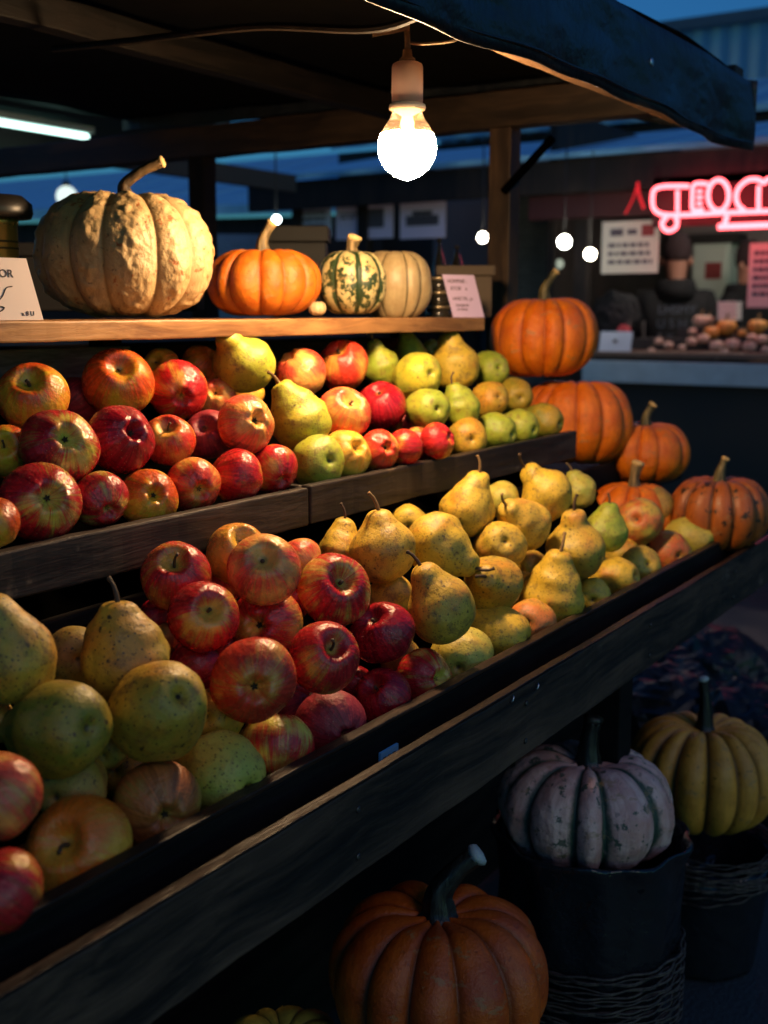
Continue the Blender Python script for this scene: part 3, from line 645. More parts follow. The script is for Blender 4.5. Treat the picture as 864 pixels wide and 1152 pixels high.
# ------------------------------------------------ stall woodwork
WD = wood('dark_weathered_wood', (.012, .008, .006), (.06, .040, .028), 0, .55, .7, 30, .04)
WDB = wood('black_wood', (.005, .0045, .0045), (.016, .013, .012), 0, .7, .4, 26, spec=.12)
WRIM = wood('worn_rim_wood', (.008, .006, .006), (.05, .028, .018), 0, .42, .8, 40, .10, (.16, .09, .055), spec=.2)
WBOARD = wood('weathered_front_board', (.012, .008, .006), (.115, .068, .042), 0, .6, .9, 26, .05, (.20, .15, .12))
WSH = wood('warm_shelf_wood', (.16, .065, .024), (.46, .23, .08), 0, .5, .5, 30)
WPOST = wood('post_wood', (.03, .016, .009), (.11, .062, .032), 2, .6, .5, 24)
WBEAM = wood('beam_wood', (.016, .009, .005), (.06, .034, .018), 1, .6, .5, 24)
WBX = wood('rafter_wood', (.14, .075, .036), (.36, .21, .105), 0, .6, .5, 24)
WRAF = wood('dark_rafter_wood', (.003, .002, .001), (.011, .006, .003), 0, .6, .5, 24)
GREYB = wood('grey_board', (.06, .055, .05), (.2, .19, .18), 0, .8, .6, 60)
SHADE_BLACK = plain('shade_black', (.001, .0009, .0008), .95, spec=.0, bump=0)  # near-black colour stands in for the shade between the fruit
def wob_board(name, a, b, m, parent, amp=.0016, seed=0, bevel=.0025, axis=0, n=60):
    """a long board with slightly uneven, chipped edges"""
    bm = bmesh.new(); bmesh.ops.create_cube(bm, size=1)
    A = Vector(a); B = Vector(b); c = (A+B)/2; s = B-A
    for v in bm.verts: v.co = Vector([v.co[i]*s[i] for i in range(3)])+c
    eds = [e for e in bm.edges if abs((e.verts[0].co-e.verts[1].co)[axis]) > abs(s[axis])*.9]
    bmesh.ops.subdivide_edges(bm, edges=eds, cuts=n)
    so = Vector((seed*3.1, seed*1.7, 0)); oth = [i for i in range(3) if i != axis]
    for v in bm.verts:
        p = v.co.copy(); t = p[axis]
        for i in oth:
            sgn = 1 if p[i] > c[i] else -1
            q = noise.noise(Vector((t*7, i*5+sgn, 0))+so)*amp+noise.noise(Vector((t*40, i*5+sgn*2+(3 if p[oth[0]] > c[oth[0]] else 0), 0))+so)*amp*.5
            v.co[i] += q
    me = bpy.data.meshes.new(name); bm.to_mesh(me); bm.free(); o = link(name, me, m, parent, False)
    if bevel:
        md = o.modifiers.new('bevel', 'BEVEL'); md.width = bevel; md.segments = 2; md.limit_method = 'ANGLE'; md.angle_limit = R_(50)
    return o
def slope_z(N, K, y): return (K-BASE_OFF-N.y*y)/N.z
# upper crates
for i, (x0, x1) in enumerate(((.34, 1.292), (1.298, 2.222))):
    c = empty('fruit_crate', (0, 0, 0), ('dark wooden crate of apples at the left under the shelf', 'dark wooden crate of apples and green pears under the shelf')[i], 'crate', 'upper fruit crates'); c.location = ((x0+x1)/2, 1.1, -.34)
    P = c
    def pb(name, a, b, m, **k):
        o = wob_board(name, a, b, m, None, **k); parent_keep(o, P); return o
    pb('front_board', (x0, .966, -.297), (x1, .984, -.243+(.002 if i else 0)), WD, seed=3+i)
    for xx in (x0, x1-.014): pb('end_board', (xx, .986, -.294), (xx+.014, 1.30, -.243 if xx == x0 else -.247), WD, axis=1, seed=5+i, n=16)
    yb = 1.30; o = MB().slab((x0+.016, .986, slope_z(NU, KU, .986)), (x1-.016, .986, slope_z(NU, KU, .986)), (x1-.016, yb, slope_z(NU, KU, yb)), (x0+.016, yb, slope_z(NU, KU, yb)), (0, .006, -.01)).build('base_board', SHADE_BLACK); parent_keep(o, P)
    pb('back_board', (x0, 1.302, -.33), (x1, 1.316, -.050), GREYB if i == 0 else WDB, seed=9+i)
# lower tray with double front
T = empty('display_table', (1.2, 1.0, -1.38), 'long dark wooden display table with a sloping tray and heavy front board', 'table')
def pt(name, a, b, m, **k):
    o = wob_board(name, a, b, m, None, **k); parent_keep(o, T); return o
XE = 2.60; XS = .05
pt('rim_board', (XS, .697, -.60), (XE, .709, -.4735), WDB, seed=21, n=120)
pt('rim_cap', (XS, .695, -.4725), (XE, .711, -.4665), WRIM, seed=22, n=160, amp=.001, bevel=.0015)
pt('gutter_board', (XS, .664, -.545), (XE, .6965, -.53), WDB, seed=23, n=80)
pt('front_board', (XS, .648, -.588), (.42, .658, -.4905), WBOARD, seed=26, n=60, amp=.002)
pt('front_board', (.421, .647, -.590), (XE+.04, .658, -.4885), WBOARD, seed=24, n=140, amp=.002)
pt('front_cap', (.1, .6455, -.4880), (XE+.04, .6590, -.4845), WRIM, seed=25, n=160, amp=.0012, bevel=.0015)
o = MB().slab((XS, .711, slope_z(NL, KL, .711)), (XE, .711, slope_z(NL, KL, .711)), (XE, .96, slope_z(NL, KL, .96)), (XS, .96, slope_z(NL, KL, .96)), (0, .006, -.012)).build('base_board', SHADE_BLACK); parent_keep(o, T)
pt('end_board', (XE-.012, .711, -.60), (XE, 1.35, -.462), WDB, axis=1, seed=28, n=20)
pt('back_board', (XS, .990, -.62), (XE, 1.005, -.338), WDB, seed=29)
pt('table_top', (XS, 1.006, -.40), (2.24, 1.70, -.345), WDB, seed=30)
pt('table_top', (2.245, 1.006, -.44), (3.02, 1.66, -.372), WDB, seed=31)
for x, y in ((.25, .70), (1.80, .70), (.25, 1.6), (1.5, 1.6), (2.9, 1.6)):
    pt('leg', (x-.03, y-.03 if y > 1 else y-.022, -1.38), (x+.03, y+.03, -.606 if y < 1 else -.45), WDB, axis=2, seed=int(x*10), n=10)
pt('shade_backing', (XS, 1.22, -1.36), (3.0, 1.235, -.62), WDB, seed=33)  # dark backing added to keep the space under the table dark
# small label tag and staples on the tray
lab = empty('shelf_tag', at(436, 849, 1.30)+Vector((0, 0, 0)))
lab.location = Vector((atY(436, 849, .6945).x, .6945, atY(436, 849, .6945).z)); tag(lab, 'small pale blue label stuck in the channel of the tray front', 'label')
MBL = plain('pale_blue_label', (.16, .50, .80), .5, var=.15)
o = MB().box((-.019, -.003, -.0085), (.019, 0, .0085)).build('card', MBL, lab)
for i in range(3):
    MB().box((-.014+i*.010, -.0036, -.002), (-.008+i*.010, -.0031, .0015)).build('printed_mark', plain('label_ink%d' % i, (.03, .06, .1), .6), o)
MSTP = plain('bare_metal', (.6, .6, .62), .35, 1)
for i, (px, py) in enumerate(((576, 786), (604, 772))):
    p = atY(px, py, .645); o = MB().tube([(-.0025, 0, -.004), (-.001, -.002, -.002), (.001, -.002, .002), (.0025, 0, .004)], .0011, 6).build('staple', MSTP, None, True); o.location = p
    tag(o, ('left', 'right')[i]+' one of two bright staples in the front board of the table', 'staple', 'staples in the front board')
MSCR = plain('dark_screw', (.12, .10, .09), .4, .8)
for x in (.95, 1.35, 1.82, 2.3):
    for zz in (-.515, -.568):
        o = MB().lathe([(0, 0), (.0042, 0), (.0036, .0014), (.0012, .0016), (0, .0008)], 12).build('screw', MSCR, None, True); o.rotation_euler = (R_(90), 0, 0); o.location = (x+.006*math.sin(zz*90), .6465, zz); bpy.context.view_layer.update(); parent_keep(o, T)
# shelf
SH = empty('wooden_shelf', (1.2, 1.3, -1.38), 'warm brown wooden shelf carrying the pumpkins above the upper crates', 'shelf')
def ps(name, a, b, m, **k):
    o = wob_board(name, a, b, m, None, **k); parent_keep(o, SH); return o
ps('shelf_board', (.2, 1.150, -.036), (2.155, 1.262, -.0095), WSH, seed=41, n=80, amp=.0012)
ps('shelf_board', (.2, 1.265, -.034), (2.157, 1.46, -.010), WSH, seed=42, n=60, amp=.0012)
ps('shelf_board', (.2, 1.463, -.034), (2.153, 1.60, -.010), WSH, seed=44, n=60, amp=.0012)
for x in (.35, 1.25, 2.10): ps('bracket', (x, 1.318, -.345), (x+.04, 1.35, -.0365), WDB, axis=2, seed=int(x*9), n=6)

# ------------------------------------------------ canopy: posts, beams, fabric
CN = empty('market_canopy', (1.5, 1.5, -1.38), 'dark fabric canopy on a rough timber frame over the fruit stall', 'canopy')
def pc(name, a, b, m, **k):
    o = wob_board(name, a, b, m, None, **k); parent_keep(o, CN); return o
pp = atX(564, 300, 2.63)
pc('post', (2.61, pp.y-.03, -1.38), (2.665, pp.y+.03, .4445), WPOST, axis=2, seed=51, n=40)
pp2 = atX(226, 220, 2.63); pc('post', (2.61, pp2.y-.03, -1.38), (2.665, pp2.y+.03, .4445), WDB, axis=2, seed=52, n=20)
pc('post', (-.9, .9, -1.38), (-.84, .96, .44), WPOST, axis=2, seed=53, n=20)
pc('end_beam', (2.61, .79, .445), (2.67, pp2.y+1.2, .530), WBEAM, axis=1, seed=54, n=50, amp=.003)
pc('front_beam', (-1.0, .790, .372), (2.605, .825, .415), WBX, seed=55, n=80, amp=.002)
pc('back_rafter', (-1.0, 1.60, .475), (2.605, 1.64, .530), WRAF, seed=56, n=80, amp=.003)
# brace near post
brs = MB().tube([atX(566, 216, 2.60), atX(622, 155, 2.60)], .010, 6).build('brace', SHADE_BLACK); parent_keep(brs, CN)
# cross rod that carries the lamp
rod = MB().tube(curve_pts([atX(60, 55, 1.42), atX(156, 45, 1.41), atX(290, 30, 1.40), atX(424, 32, 1.39), (1.385, .80, .40)], 8), .006, 8).build('cross_rod', WRAF); parent_keep(rod, CN)
def tarp_mat():
    t = NT('dark_tarpaulin', .42); o = t.obj(); nz = t.noise(o, 6, 5, .6)
    t.color(t.mix(nz, (.006, .008, .010), (.018, .021, .026))); t.put(t.b.inputs['Roughness'], t.math('MULTIPLY_ADD', nz, .4, .22)); t.bump(t.math('ADD', nz, t.math('MULTIPLY', t.noise(t.vm('MULTIPLY', o, (2.5, 4, 7)), 1, 3, .5), 2)), .35, .05); return t.m
MT = tarp_mat()
def sheet(P, nu, nv, th, wob, name, m, parent, seed=1):
    """P(u,v)->point; a cloth of thickness th"""
    v = []; f = []; so = Vector((seed*7.7, 0, 0))
    for side in (0, 1):
        for i in range(nu+1):
            for j in range(nv+1):
                p = Vector(P(i/nu, j/nv)); d = 1e-3
                n = (Vector(P(i/nu+d, j/nv))-p).cross(Vector(P(i/nu, j/nv+d))-p).normalized()
                w = wob*(noise.noise(p*2.3+so)+.4*noise.noise(p*7+so)); v.append(tuple(p+n*(w+side*th)))
    A = (nu+1)*(nv+1)
    for i in range(nu):
        for j in range(nv):
            a = i*(nv+1)+j; q = (a, a+1, a+nv+2, a+nv+1); f.append(q); f.append(tuple(A+k for k in q[::-1]))
    bd = [i*(nv+1) for i in range(nu+1)]+[nu*(nv+1)+j for j in range(1, nv+1)]+[i*(nv+1)+nv for i in range(nu-1, -1, -1)]+[j for j in range(nv-1, 0, -1)]
    for k in range(len(bd)): a, b = bd[k], bd[(k+1) % len(bd)]; f.append((a, b, A+b, A+a))
    me = bpy.data.meshes.new(name); me.from_pydata(v, [], f); b = bmesh.new(); b.from_mesh(me); bmesh.ops.recalc_face_normals(b, faces=b.faces); b.to_mesh(me); b.free()
    o = link(name, me, m, None, True); parent_keep(o, parent); return o
XA, XB = -1.1, 2.69
def roofp(u, v):
    x = XA+(XB-XA)*u; y = .775+1.95*v; z = .496+.06*min(1, v*4) + .03*v + .010*math.sin(u*9)**2
    return (x, y, z)
sheet(roofp, 60, 24, .004, .012, 'roof_fabric', plain('black_roof_cloth', (.004, .0035, .003), .8, spec=.1), CN, 2)
def valp(u, v):
    x = XA+(XB-XA)*u; fold = .006*math.sin(x*11)+.005*math.sin(x*23+1); return (x, .768-.006*math.sin(v*3)+fold*v, .501-(.150+.006*math.sin(x*6))*v)
sheet(valp, 160, 10, .003, .013, 'valance', MT, CN, 3)
def endp(u, v):
    y = .765+1.95*u; z0 = .505+.06*min(1, u*4)+.03*u; return (2.693+.004*math.sin(y*14)*v, y, z0-(.04+.09*(1-u)**3)*v+.0)
sheet(endp, 50, 6, .003, .004, 'end_valance', MT, CN, 4)
hem = MB(); hem.tube([(valp((x-XA)/(XB-XA), .90)[0], valp((x-XA)/(XB-XA), .90)[1]-.004, valp((x-XA)/(XB-XA), .90)[2]+.004*noise.noise(Vector((x*6, 0, 0)))) for x in [XA+.05+(XB-XA-.1)*i/140 for i in range(141)]], .0022, 5)
o = hem.build('hem_cord', MT, None, True); parent_keep(o, CN)
grom = MB(); grom.lathe([(.004, 0), (.0075, .001), (.008, .003), (.004, .004)], 14)
o = grom.build('eyelet', MSTP, None, True); o.rotation_euler = (R_(90), 0, 0); o.location = (2.03, .764, .43); bpy.context.view_layer.update(); parent_keep(o, CN)

# ------------------------------------------------ the lamp
BP = at(458, 167, 1.66); BR = 33/FPX*1.66
L = empty('light_bulb', BP, 'lit bare bulb in a pale socket hanging from the canopy frame', 'light bulb')
k = BR
glow = [(0, -1.06), (.12, -1.03), (.45, -.90), (.75, -.66), (.94, -.34), (1.0, 0), (.97, .28), (.90, .48)]
t = NT('bulb_glow'); t.color((.9, .9, .9)); t.b.inputs['Emission Color'].default_value = (1, .65, .34, 1); t.b.inputs['Emission Strength'].default_value = BULB_E
o = MB().lathe([(r*k, z*k) for r, z in glow], 48).build('glowing_globe', t.m, L, True)
t = NT('clear_neck', .05); t.color((1, .85, .65)); t.b.inputs['Transmission Weight'].default_value = .9; t.b.inputs['Emission Color'].default_value = (1, .5, .2, 1); t.b.inputs['Emission Strength'].default_value = .3
MB().lathe([(r*k, z*k) for r, z in [(.895, .49), (.76, .72), (.58, .98), (.50, 1.18), (.50, 1.26)]], 40).build('glass_neck', t.m, L, True)
t = NT('hot_core'); t.color((1, .8, .6)); t.b.inputs['Emission Color'].default_value = (1, .6, .3, 1); t.b.inputs['Emission Strength'].default_value = 1.2
MB().lathe([(0, .6*k), (.16*k, .62*k), (.12*k, .9*k), (.3*k, 1.15*k), (.3*k, 1.2*k), (0, 1.2*k)], 20).build('inner_mount', t.m, L, True)
MSOCK = plain('porcelain_socket', (.62, .42, .36), .45, var=.08, scale=20, bump=.05)
MB().lathe([(r*k, z*k) for r, z in [(0, 1.24), (.60, 1.25), (.63, 1.32), (.61, 1.42), (.52, 1.46), (0, 1.46)]], 40).build('collar', plain('socket_collar', (.8, .72, .6), .4, var=.05), L, True)
so_ = MB().lathe([(r*k, z*k) for r, z in [(0, 1.45), (.50, 1.46), (.53, 1.52), (.53, 2.62), (.50, 2.72), (.40, 2.78), (0, 2.8)]], 40).build('socket', MSOCK, L, True)
MB().lathe([(r*k, z*k) for r, z in [(0, 2.79), (.27, 2.8), (.27, 2.9), (.17, 2.98), (.15, 3.2), (0, 3.22)]], 24).build('socket_cap', plain('cap_brown', (.18, .12, .07), .5), L, True)
MB().tube([(0, 0, 3.18*k), (.02*k, 0, 3.4*k), (0, .03*k, 3.9*k)], .1*k, 8).build('cord', plain('cord_tan', (.25, .2, .12), .6), L, True)
wr = curve_pts([Vector((0, 0, 3.42*k)), RT*.6*k+Vector((0, 0, 3.38*k)), RT*1.6*k+Vector((0, 0, 3.5*k)), RT*1.7*k+Vector((0, 0, 3.8*k)), RT*2.4*k+Vector((0, .02, 3.95*k))], 8)
MB().tube(wr, .05*k, 6).build('hook_wire', plain('hook_metal', (.4, .3, .2), .4, .8), L, True)
# little timber block the lamp hangs from
hb = MB().slab(at(419, 42, 1.62), at(461, 34, 1.62), at(461, 34, 1.72), at(419, 42, 1.72), (0, 0, .012)).build('hanger_block', WBX); parent_keep(hb, CN)

# ------------------------------------------------ cards
MP1 = plain('pinkish_card', (.72, .60, .56), .7, var=.05, scale=4, bump=.03); MP2 = plain('lilac_card', (.58, .42, .60), .7, var=.08, scale=4, bump=.03); MINK = plain('ink', (.05, .025, .02), .8, bump=0)
def card(name, label, p00, right, up, w, h, m, texts, th=.0006, skew=0, curves=()):
    """p00 lower left corner; texts (string, x, y, size)"""
    M = frame_matrix(p00, right, up); c = empty(name, p00, label, 'sign')
    o = MB().hexa([(0, 0, -th), (w, 0, -th), (w+skew, h, -th), (skew, h, -th), (0, 0, 0), (w, 0, 0), (w+skew, h, 0), (skew, h, 0)]).build('card', m, None)
    o.matrix_world = M; bpy.context.view_layer.update(); parent_keep(o, c)
    for s, x, y, z in texts:
        q = link('writing', text_mesh(s, z, ext=.0002), MINK, None, False); q.matrix_world = M @ Matrix.Translation((x, y, .0004)); bpy.context.view_layer.update(); parent_keep(q, c)
    for kk, r in curves:
        q = MB().tube(curve_pts([(a, b, .0003) for a, b in kk], 8), r, 5).build('drawn_line', MINK, None, True); q.matrix_world = M; bpy.context.view_layer.update(); parent_keep(q, c)
    return c
# cards stand on the shelf, turned towards the aisle
def shelf_card(label, px0, px1, py, hpx, Y, turn, m, texts, skew, curves=()):
    p0 = atY(px0, py, Y); p0.z = -.0088; rv = Vector((math.cos(turn), math.sin(turn), 0))
    r = ray(px1, py); t_ = (r.x*p0.y-r.y*p0.x)/(r.y*rv.x-r.x*rv.y); w = abs(t_); sx = w/(px1-px0); sy = p0.dot(FW)*.5/FPX+(p0+rv*w).dot(FW)*.5/FPX
    card('price_card', label, p0, rv, Vector((0, 0, 1))+Vector((-rv.y, rv.x, 0))*.12, w, hpx*sy, m, [(a, x*sx, y*sy, z*(sx+sy)/2, ) for a, x, y, z in texts], skew=skew*sx, curves=[([(a*sx, b*sy) for a, b in kk], rr*sy) for kk, rr in curves])
shelf_card('pinkish white card with black hand lettering leaning at the left end of the shelf', -40, 49, 359, 70, 1.17, -.12, MP1,
     [('PUNNOR', 12, 48, 12), ('x 8 U', 64, 5, 7)], -12, [([(34, 18), (44, 26), (50, 36), (57, 38)], .7), ([(34, 12), (40, 10), (45, 14), (38, 16)], .8)])
shelf_card('lilac card with small handwriting at the right end of the shelf', 510, 545, 358, 47, 1.175, -.35, MP2,
     [('HOMPNIE :', -4, 38, 5), ('RTOB    a', -1, 30, 5), ('HNSCTRL. pr', .5, 19, 4.5), ('numpoes', 3.5, 12, 4.5), ('m mwes', 4.5, 7.5, 4)], -9)

# ------------------------------------------------ things behind the shelf
GOLD = plain('gold_tin', (.42, .30, .07), .3, .7, var=.15, scale=20, bump=.1)
gp = at(-2, 300, 1.75); g = empty('gold_tin', gp, 'gold tin with black cap behind the card at the left end of the shelf', 'tin')
MB().lathe([(0, -.08), (.030, -.08), (.031, -.07), (.031, .060), (.033, .064), (.033, .070), (.0, .07)], 32).build('can', GOLD, g, True)
MB().lathe([(0, .0705), (.052, .071), (.055, .078), (.054, .092), (.040, .104), (.0, .108)], 32).build('lid', plain('black_plastic', (.015, .013, .012), .4), g, True)
for i, zz in enumerate((.035, .025)): MB().lathe([(.0312, zz), (.0318, zz+.0015), (.0312, zz+.003)], 32).build('embossed_ring', plain('dark_print%d' % i, (.06, .04, .01), .5), g, True)
MJ = NT('dark_glass', .12); MJ.color((.02, .018, .015)); MJ = MJ.m; MLID = plain('jar_lid', (.35, .28, .18), .35, .8)
for i, (px, py) in enumerate(((494, 352), (494, 336), (494, 320))):
    p = at(px, py, 2.40); j = empty('jar', p, ('bottom', 'middle', 'top')[i]+' one of the dark glass jars stacked left of the lilac card', 'jar', 'stacked jars on the shelf')
    MB().lathe([(0, -.012), (.026, -.012), (.028, -.008), (.028, .009), (.0, .009)], 24).build('glass', MJ, j, True)
    MB().lathe([(0, .0092), (.0285, .0094), (.0285, .0145), (0, .0147)], 24).build('lid', MLID, j, True)
BOXM = plain('dark_box', (.020, .018, .018), .7)
def dbox(name, label, cat, c, s, m, rz=0, group=None, lid=True):
    o = MB(); o.box((-s[0]/2, -s[1]/2, 0), (s[0]/2, s[1]/2, s[2]*.8)); e = empty(name, c, label, cat, group); e.rotation_euler = (0, 0, rz)
    o.build('box_body', m, e, bevel=.004)
    MB().box((-s[0]/2-.006, -s[1]/2-.006, s[2]*.8+.001), (s[0]/2+.006, s[1]/2+.006, s[2])).build('box_lid', m, e, bevel=.003); return e
VR = YAW-R_(90)
dbox('storage_box', 'black box standing behind the small orange pumpkin', 'box', at(336, 345, 2.62), (.13, .10, .175), BOXM, VR)
dbox('storage_box', 'wide dark box behind the big warty pumpkin', 'box', at(130, 350, 2.3), (.34, .10, .13), BOXM, VR)
dbox('storage_box', 'dull brown box behind the lilac card by the post', 'box', at(522, 357, 2.65), (.12, .08, .115), plain('brown_card', (.10, .07, .045), .8), VR)
BK = empty('back_table', (1.6, 2.0, -1.38), 'dark trestle table standing behind the shelf under the canopy', 'table')
for nm, a, b in (('table_top', (.2, 1.74, -.10), (2.6, 2.3, -.06)), ('front_panel', (.2, 1.742, -1.36), (2.6, 1.76, -.102)), ('leg', (.3, 2.2, -1.38), (.35, 2.25, -.101)), ('leg', (2.5, 2.2, -1.38), (2.55, 2.25, -.101))):
    o = wob_board(nm, a, b, WDB, None); parent_keep(o, BK)

# ------------------------------------------------ pots and baskets under the table
M_POT = NT('black_plastic_liner', .18); o_ = M_POT.obj(); M_POT.color((.012, .014, .017)); M_POT.bump(M_POT.noise(o_, 14, 4, .6), .6, .02); M_POT = M_POT.m
M_WICK = wood('wicker', (.02, .015, .012), (.10, .075, .06), 2, .5, .4, 60)
def basket(label, c, r, h, liner, seed, cat='basket'):
    """c = centre of the rim"""
    e = empty('basket', (c.x, c.y, c.z-h), label, cat, 'baskets on the ground'); rg = random.Random(seed)
    def crl(p, a):
        q = 1+.045*math.sin(a*7+p[2]*30+seed)*math.sin(a*3+p[2]*50)+.035*noise.noise(Vector(p)*26); return (p[0]*q, p[1]*q, p[2]+.004*math.sin(a*5+seed)+.002*math.sin(a*13))
    def crk(p, a):
        q = 1+.012*math.sin(a*9+p[2]*40+seed)+.010*math.sin(a*17+1+p[2]*25); return (p[0]*q, p[1]*q, p[2])
    prof = [(0, .004), (r*.78, .005), (r*.80, .02), (r*.86, h*.4), (r*.93, h*.75), (r*.95, h*.9)]
    MB().lathe(prof+[(r*.90, h*.88), (r*.80, h*.35), (0, h*.3)], 64, fn=crk).build('pot_body', M_POT, e, True)
    if liner:
        pl = [(r*.93, h*.55), (r*.98, h*.62), (r*.99, h*.8), (r*1.0, h*.93), (r*1.035, h*.985), (r*1.05, h), (r*1.03, h*1.01), (r*.97, h*.99), (r*.93, h*.8)]
        MB().lathe(pl, 160, fn=crl).build('plastic_liner', M_POT, e, True)
    ws = MB(); z0, z1 = (h*.38, h*.64) if liner else (h*.72, h*1.0); n = 26 if liner else 20
    for i in range(n):
        z = z0+(z1-z0)*i/(n-1)+rg.uniform(-.004, .004); rr = (r*1.0 if liner else r*(.84+.14*(z/h))) + .004; ph = rg.uniform(0, 6.3); am = rg.uniform(.003, .009); tl = rg.uniform(-.010, .010)
        pts = [((rr+.004*math.sin(a*13+i*math.pi))*math.cos(a), (rr+.004*math.sin(a*13+i*math.pi))*math.sin(a), z+am*math.sin(2*a+ph)+tl*math.cos(a)) for a in [2*math.pi*k/78 for k in range(78)]]
        ws.tube(pts, rg.uniform(.0014, .0026), 5, closed=True)
    ws.build('woven_strands', M_WICK, e, True)
    return e
cP = at(664, 932, 1.98); basket('wicker basket lined with glossy black plastic under the pink pumpkin', cP, .158, cP.z+1.38, True, 3)
cY = at(792, 938, 2.48); basket('dark wicker basket under the ochre pumpkin at the right', cY, .150, cY.z+1.38, False, 5)

# ------------------------------------------------ crumpled plastic bags
def bag(label, px, py, D, s, seed, sz=.5):
    bm = bmesh.new(); bmesh.ops.create_icosphere(bm, subdivisions=5, radius=1); so = Vector((seed*3.3, 1, 2))
    for v in bm.verts:
        p = v.co.copy(); d = 0; w = .5; fq = 1.3
        for _ in range(3): d += w*(1-2*abs(noise.noise(p*fq+so))); w *= .5; fq *= 2
        v.co = p*(.70+.26*d); v.co.z *= sz
    me = bpy.data.meshes.new('bag'); bm.to_mesh(me); bm.free()
    for v in me.vertices: v.co *= s
    o = link('plastic_bag', me, M_BAG, None, False); o.location = at(px, py, D); o.location.z = -1.38+s*sz*.6; tag(o, label, 'bag', 'black plastic bags'); return o
M_BAG = NT('black_bag', .42, .35); ob = M_BAG.obj(); M_BAG.color((.010, .011, .014)); M_BAG.bump(M_BAG.noise(ob, 12, 2, .5), .15, .01); M_BAG = M_BAG.m
def upbag(*a, z=None, **k):
    o = bag(*a, **k)
    if z: o.location.z = z
    return o
for a in (('crumpled black plastic bag behind the ochre pumpkin', 760, 782, 3.35, .26, 2, 1.0), ('crumpled black plastic bag at the right picture edge', 842, 800, 3.2, .27, 5, .95), ('black plastic bag lying farther back right of the table end', 800, 768, 3.9, .26, 8, .9)):
    bag(*a)

# ------------------------------------------------ ground
def ground_mat():
    t = NT('wet_asphalt', .5); o = t.obj(); n1 = t.noise(o, .8, 5, .6); n2 = t.noise(o, 90, 3, .7)
    t.color(t.mix(n2, (.012, .020, .026), (.035, .052, .062))); t.put(t.b.inputs['Roughness'], t.math('MULTIPLY_ADD', t.ramp(n1, .4, .6), .35, .5)); t.bump(n2, .6, .01); return t.m
g = MB().box((-60, -60, -1.45), (90, 90, -1.38)).build('ground', ground_mat()); g['kind'] = 'structure'

# ------------------------------------------------ far buildings
def corr_mat(name, c, axis, f=55):
    t = NT(name, .5); o = t.obj(); s = t.n('ShaderNodeSeparateXYZ'); t.put(s.inputs[0], o); w = t.math('SINE', t.math('MULTIPLY', s.outputs[axis], f)); nz = t.noise(o, 1.2, 5, .65)
    c1 = t.mix(nz, tuple(x*.7 for x in c), c); c1 = t.mix(t.math('MULTIPLY', t.ramp(w, .3, 1), .35), c1, tuple(x*.5 for x in c)); t.color(c1); t.bump(w, .6, .03); return t.m
MCOR = corr_mat('corrugated_metal', (.42, .58, .66), 1, 28); MROOF = corr_mat('dusk_tinted_roof', (.30, .66, .90), 1, 16); MDK = plain('dark_wall', (.03, .028, .026), .8, scale=3)  # roof colour has the blue of the dusk light painted in
MDARKW = wood('dark_market_wood', (.010, .007, .005), (.035, .022, .016), 2, .7, .4, 14)
# warehouse beyond (plane X=14)
hw = empty('warehouse', (15, 4, -1.38), 'corrugated metal warehouse wall rising behind the far market row', 'building')
zt = atX(800, 19, 14).z
o = MB().box((14, -4, -1.38), (20, 8.2, zt-.12)).build('wall', MCOR, None); parent_keep(o, hw)
o = MB().box((13.88, -4.1, zt-.12), (20.1, 8.3, zt)).build('roof_edge', plain('roof_flashing', (.12, .14, .16), .5), None); parent_keep(o, hw)
z2 = atX(800, 86, 13.6).z; z3 = atX(800, 128, 11.5).z
o = MB().slab((13.99, -4, z2), (13.99, 8, z2), (11.2, 8, z3), (11.2, -4, z3), (0, 0, -.06)).build('lean_to_roof', MROOF, None); parent_keep(o, hw)
o = MB().box((11.35, -4, -1.38), (11.45, 8, z3-.08)).build('lean_to_wall', MDK, None); parent_keep(o, hw)
# houses at left with roofs painted in dusk blue
hs = empty('market_hall', at(150, 200, 13), 'low dark hall with a pale metal roof behind the left side of the stall', 'building'); hs.location.z = -1.38
def quad_slab(pts, n, name, m, par):
    o = MB().slab(*pts, n).build(name, m, None); parent_keep(o, par); return o
A1 = at(-60, 238, 12); A2 = at(430, 226, 12.0); A3 = at(430, 168, 15.5); A4 = at(-60, 210, 15.5)
quad_slab((A1, A2, A3, A4), (0, 0, -.1), 'roof', MROOF, hs)
B1 = A1.copy(); B1.z = -1.38; B2 = A2.copy(); B2.z = -1.38; bk = Vector((FW.x, FW.y, 0)).normalized()
quad_slab((B1+bk*.2, B2+bk*.2, A2+bk*.2-Vector((0, 0, .12)), A1+bk*.2-Vector((0, 0, .12))), bk*.15, 'wall', MDARKW, hs)
tp = empty('tarpaulin_stack', at(262, 290, 9), 'low bluish tarpaulin covered stack behind the orange pumpkin', 'tarpaulin'); tp.location.z = -1.38
q = at(215, 263, 9); r2 = at(300, 264, 9); b0 = q.copy(); b0.z = -1.38; b1 = r2.copy(); b1.z = -1.38
quad_slab((b0, b1, r2, q), bk*.5, 'cover', plain('blue_tarp', (.16, .28, .40), .5), tp)

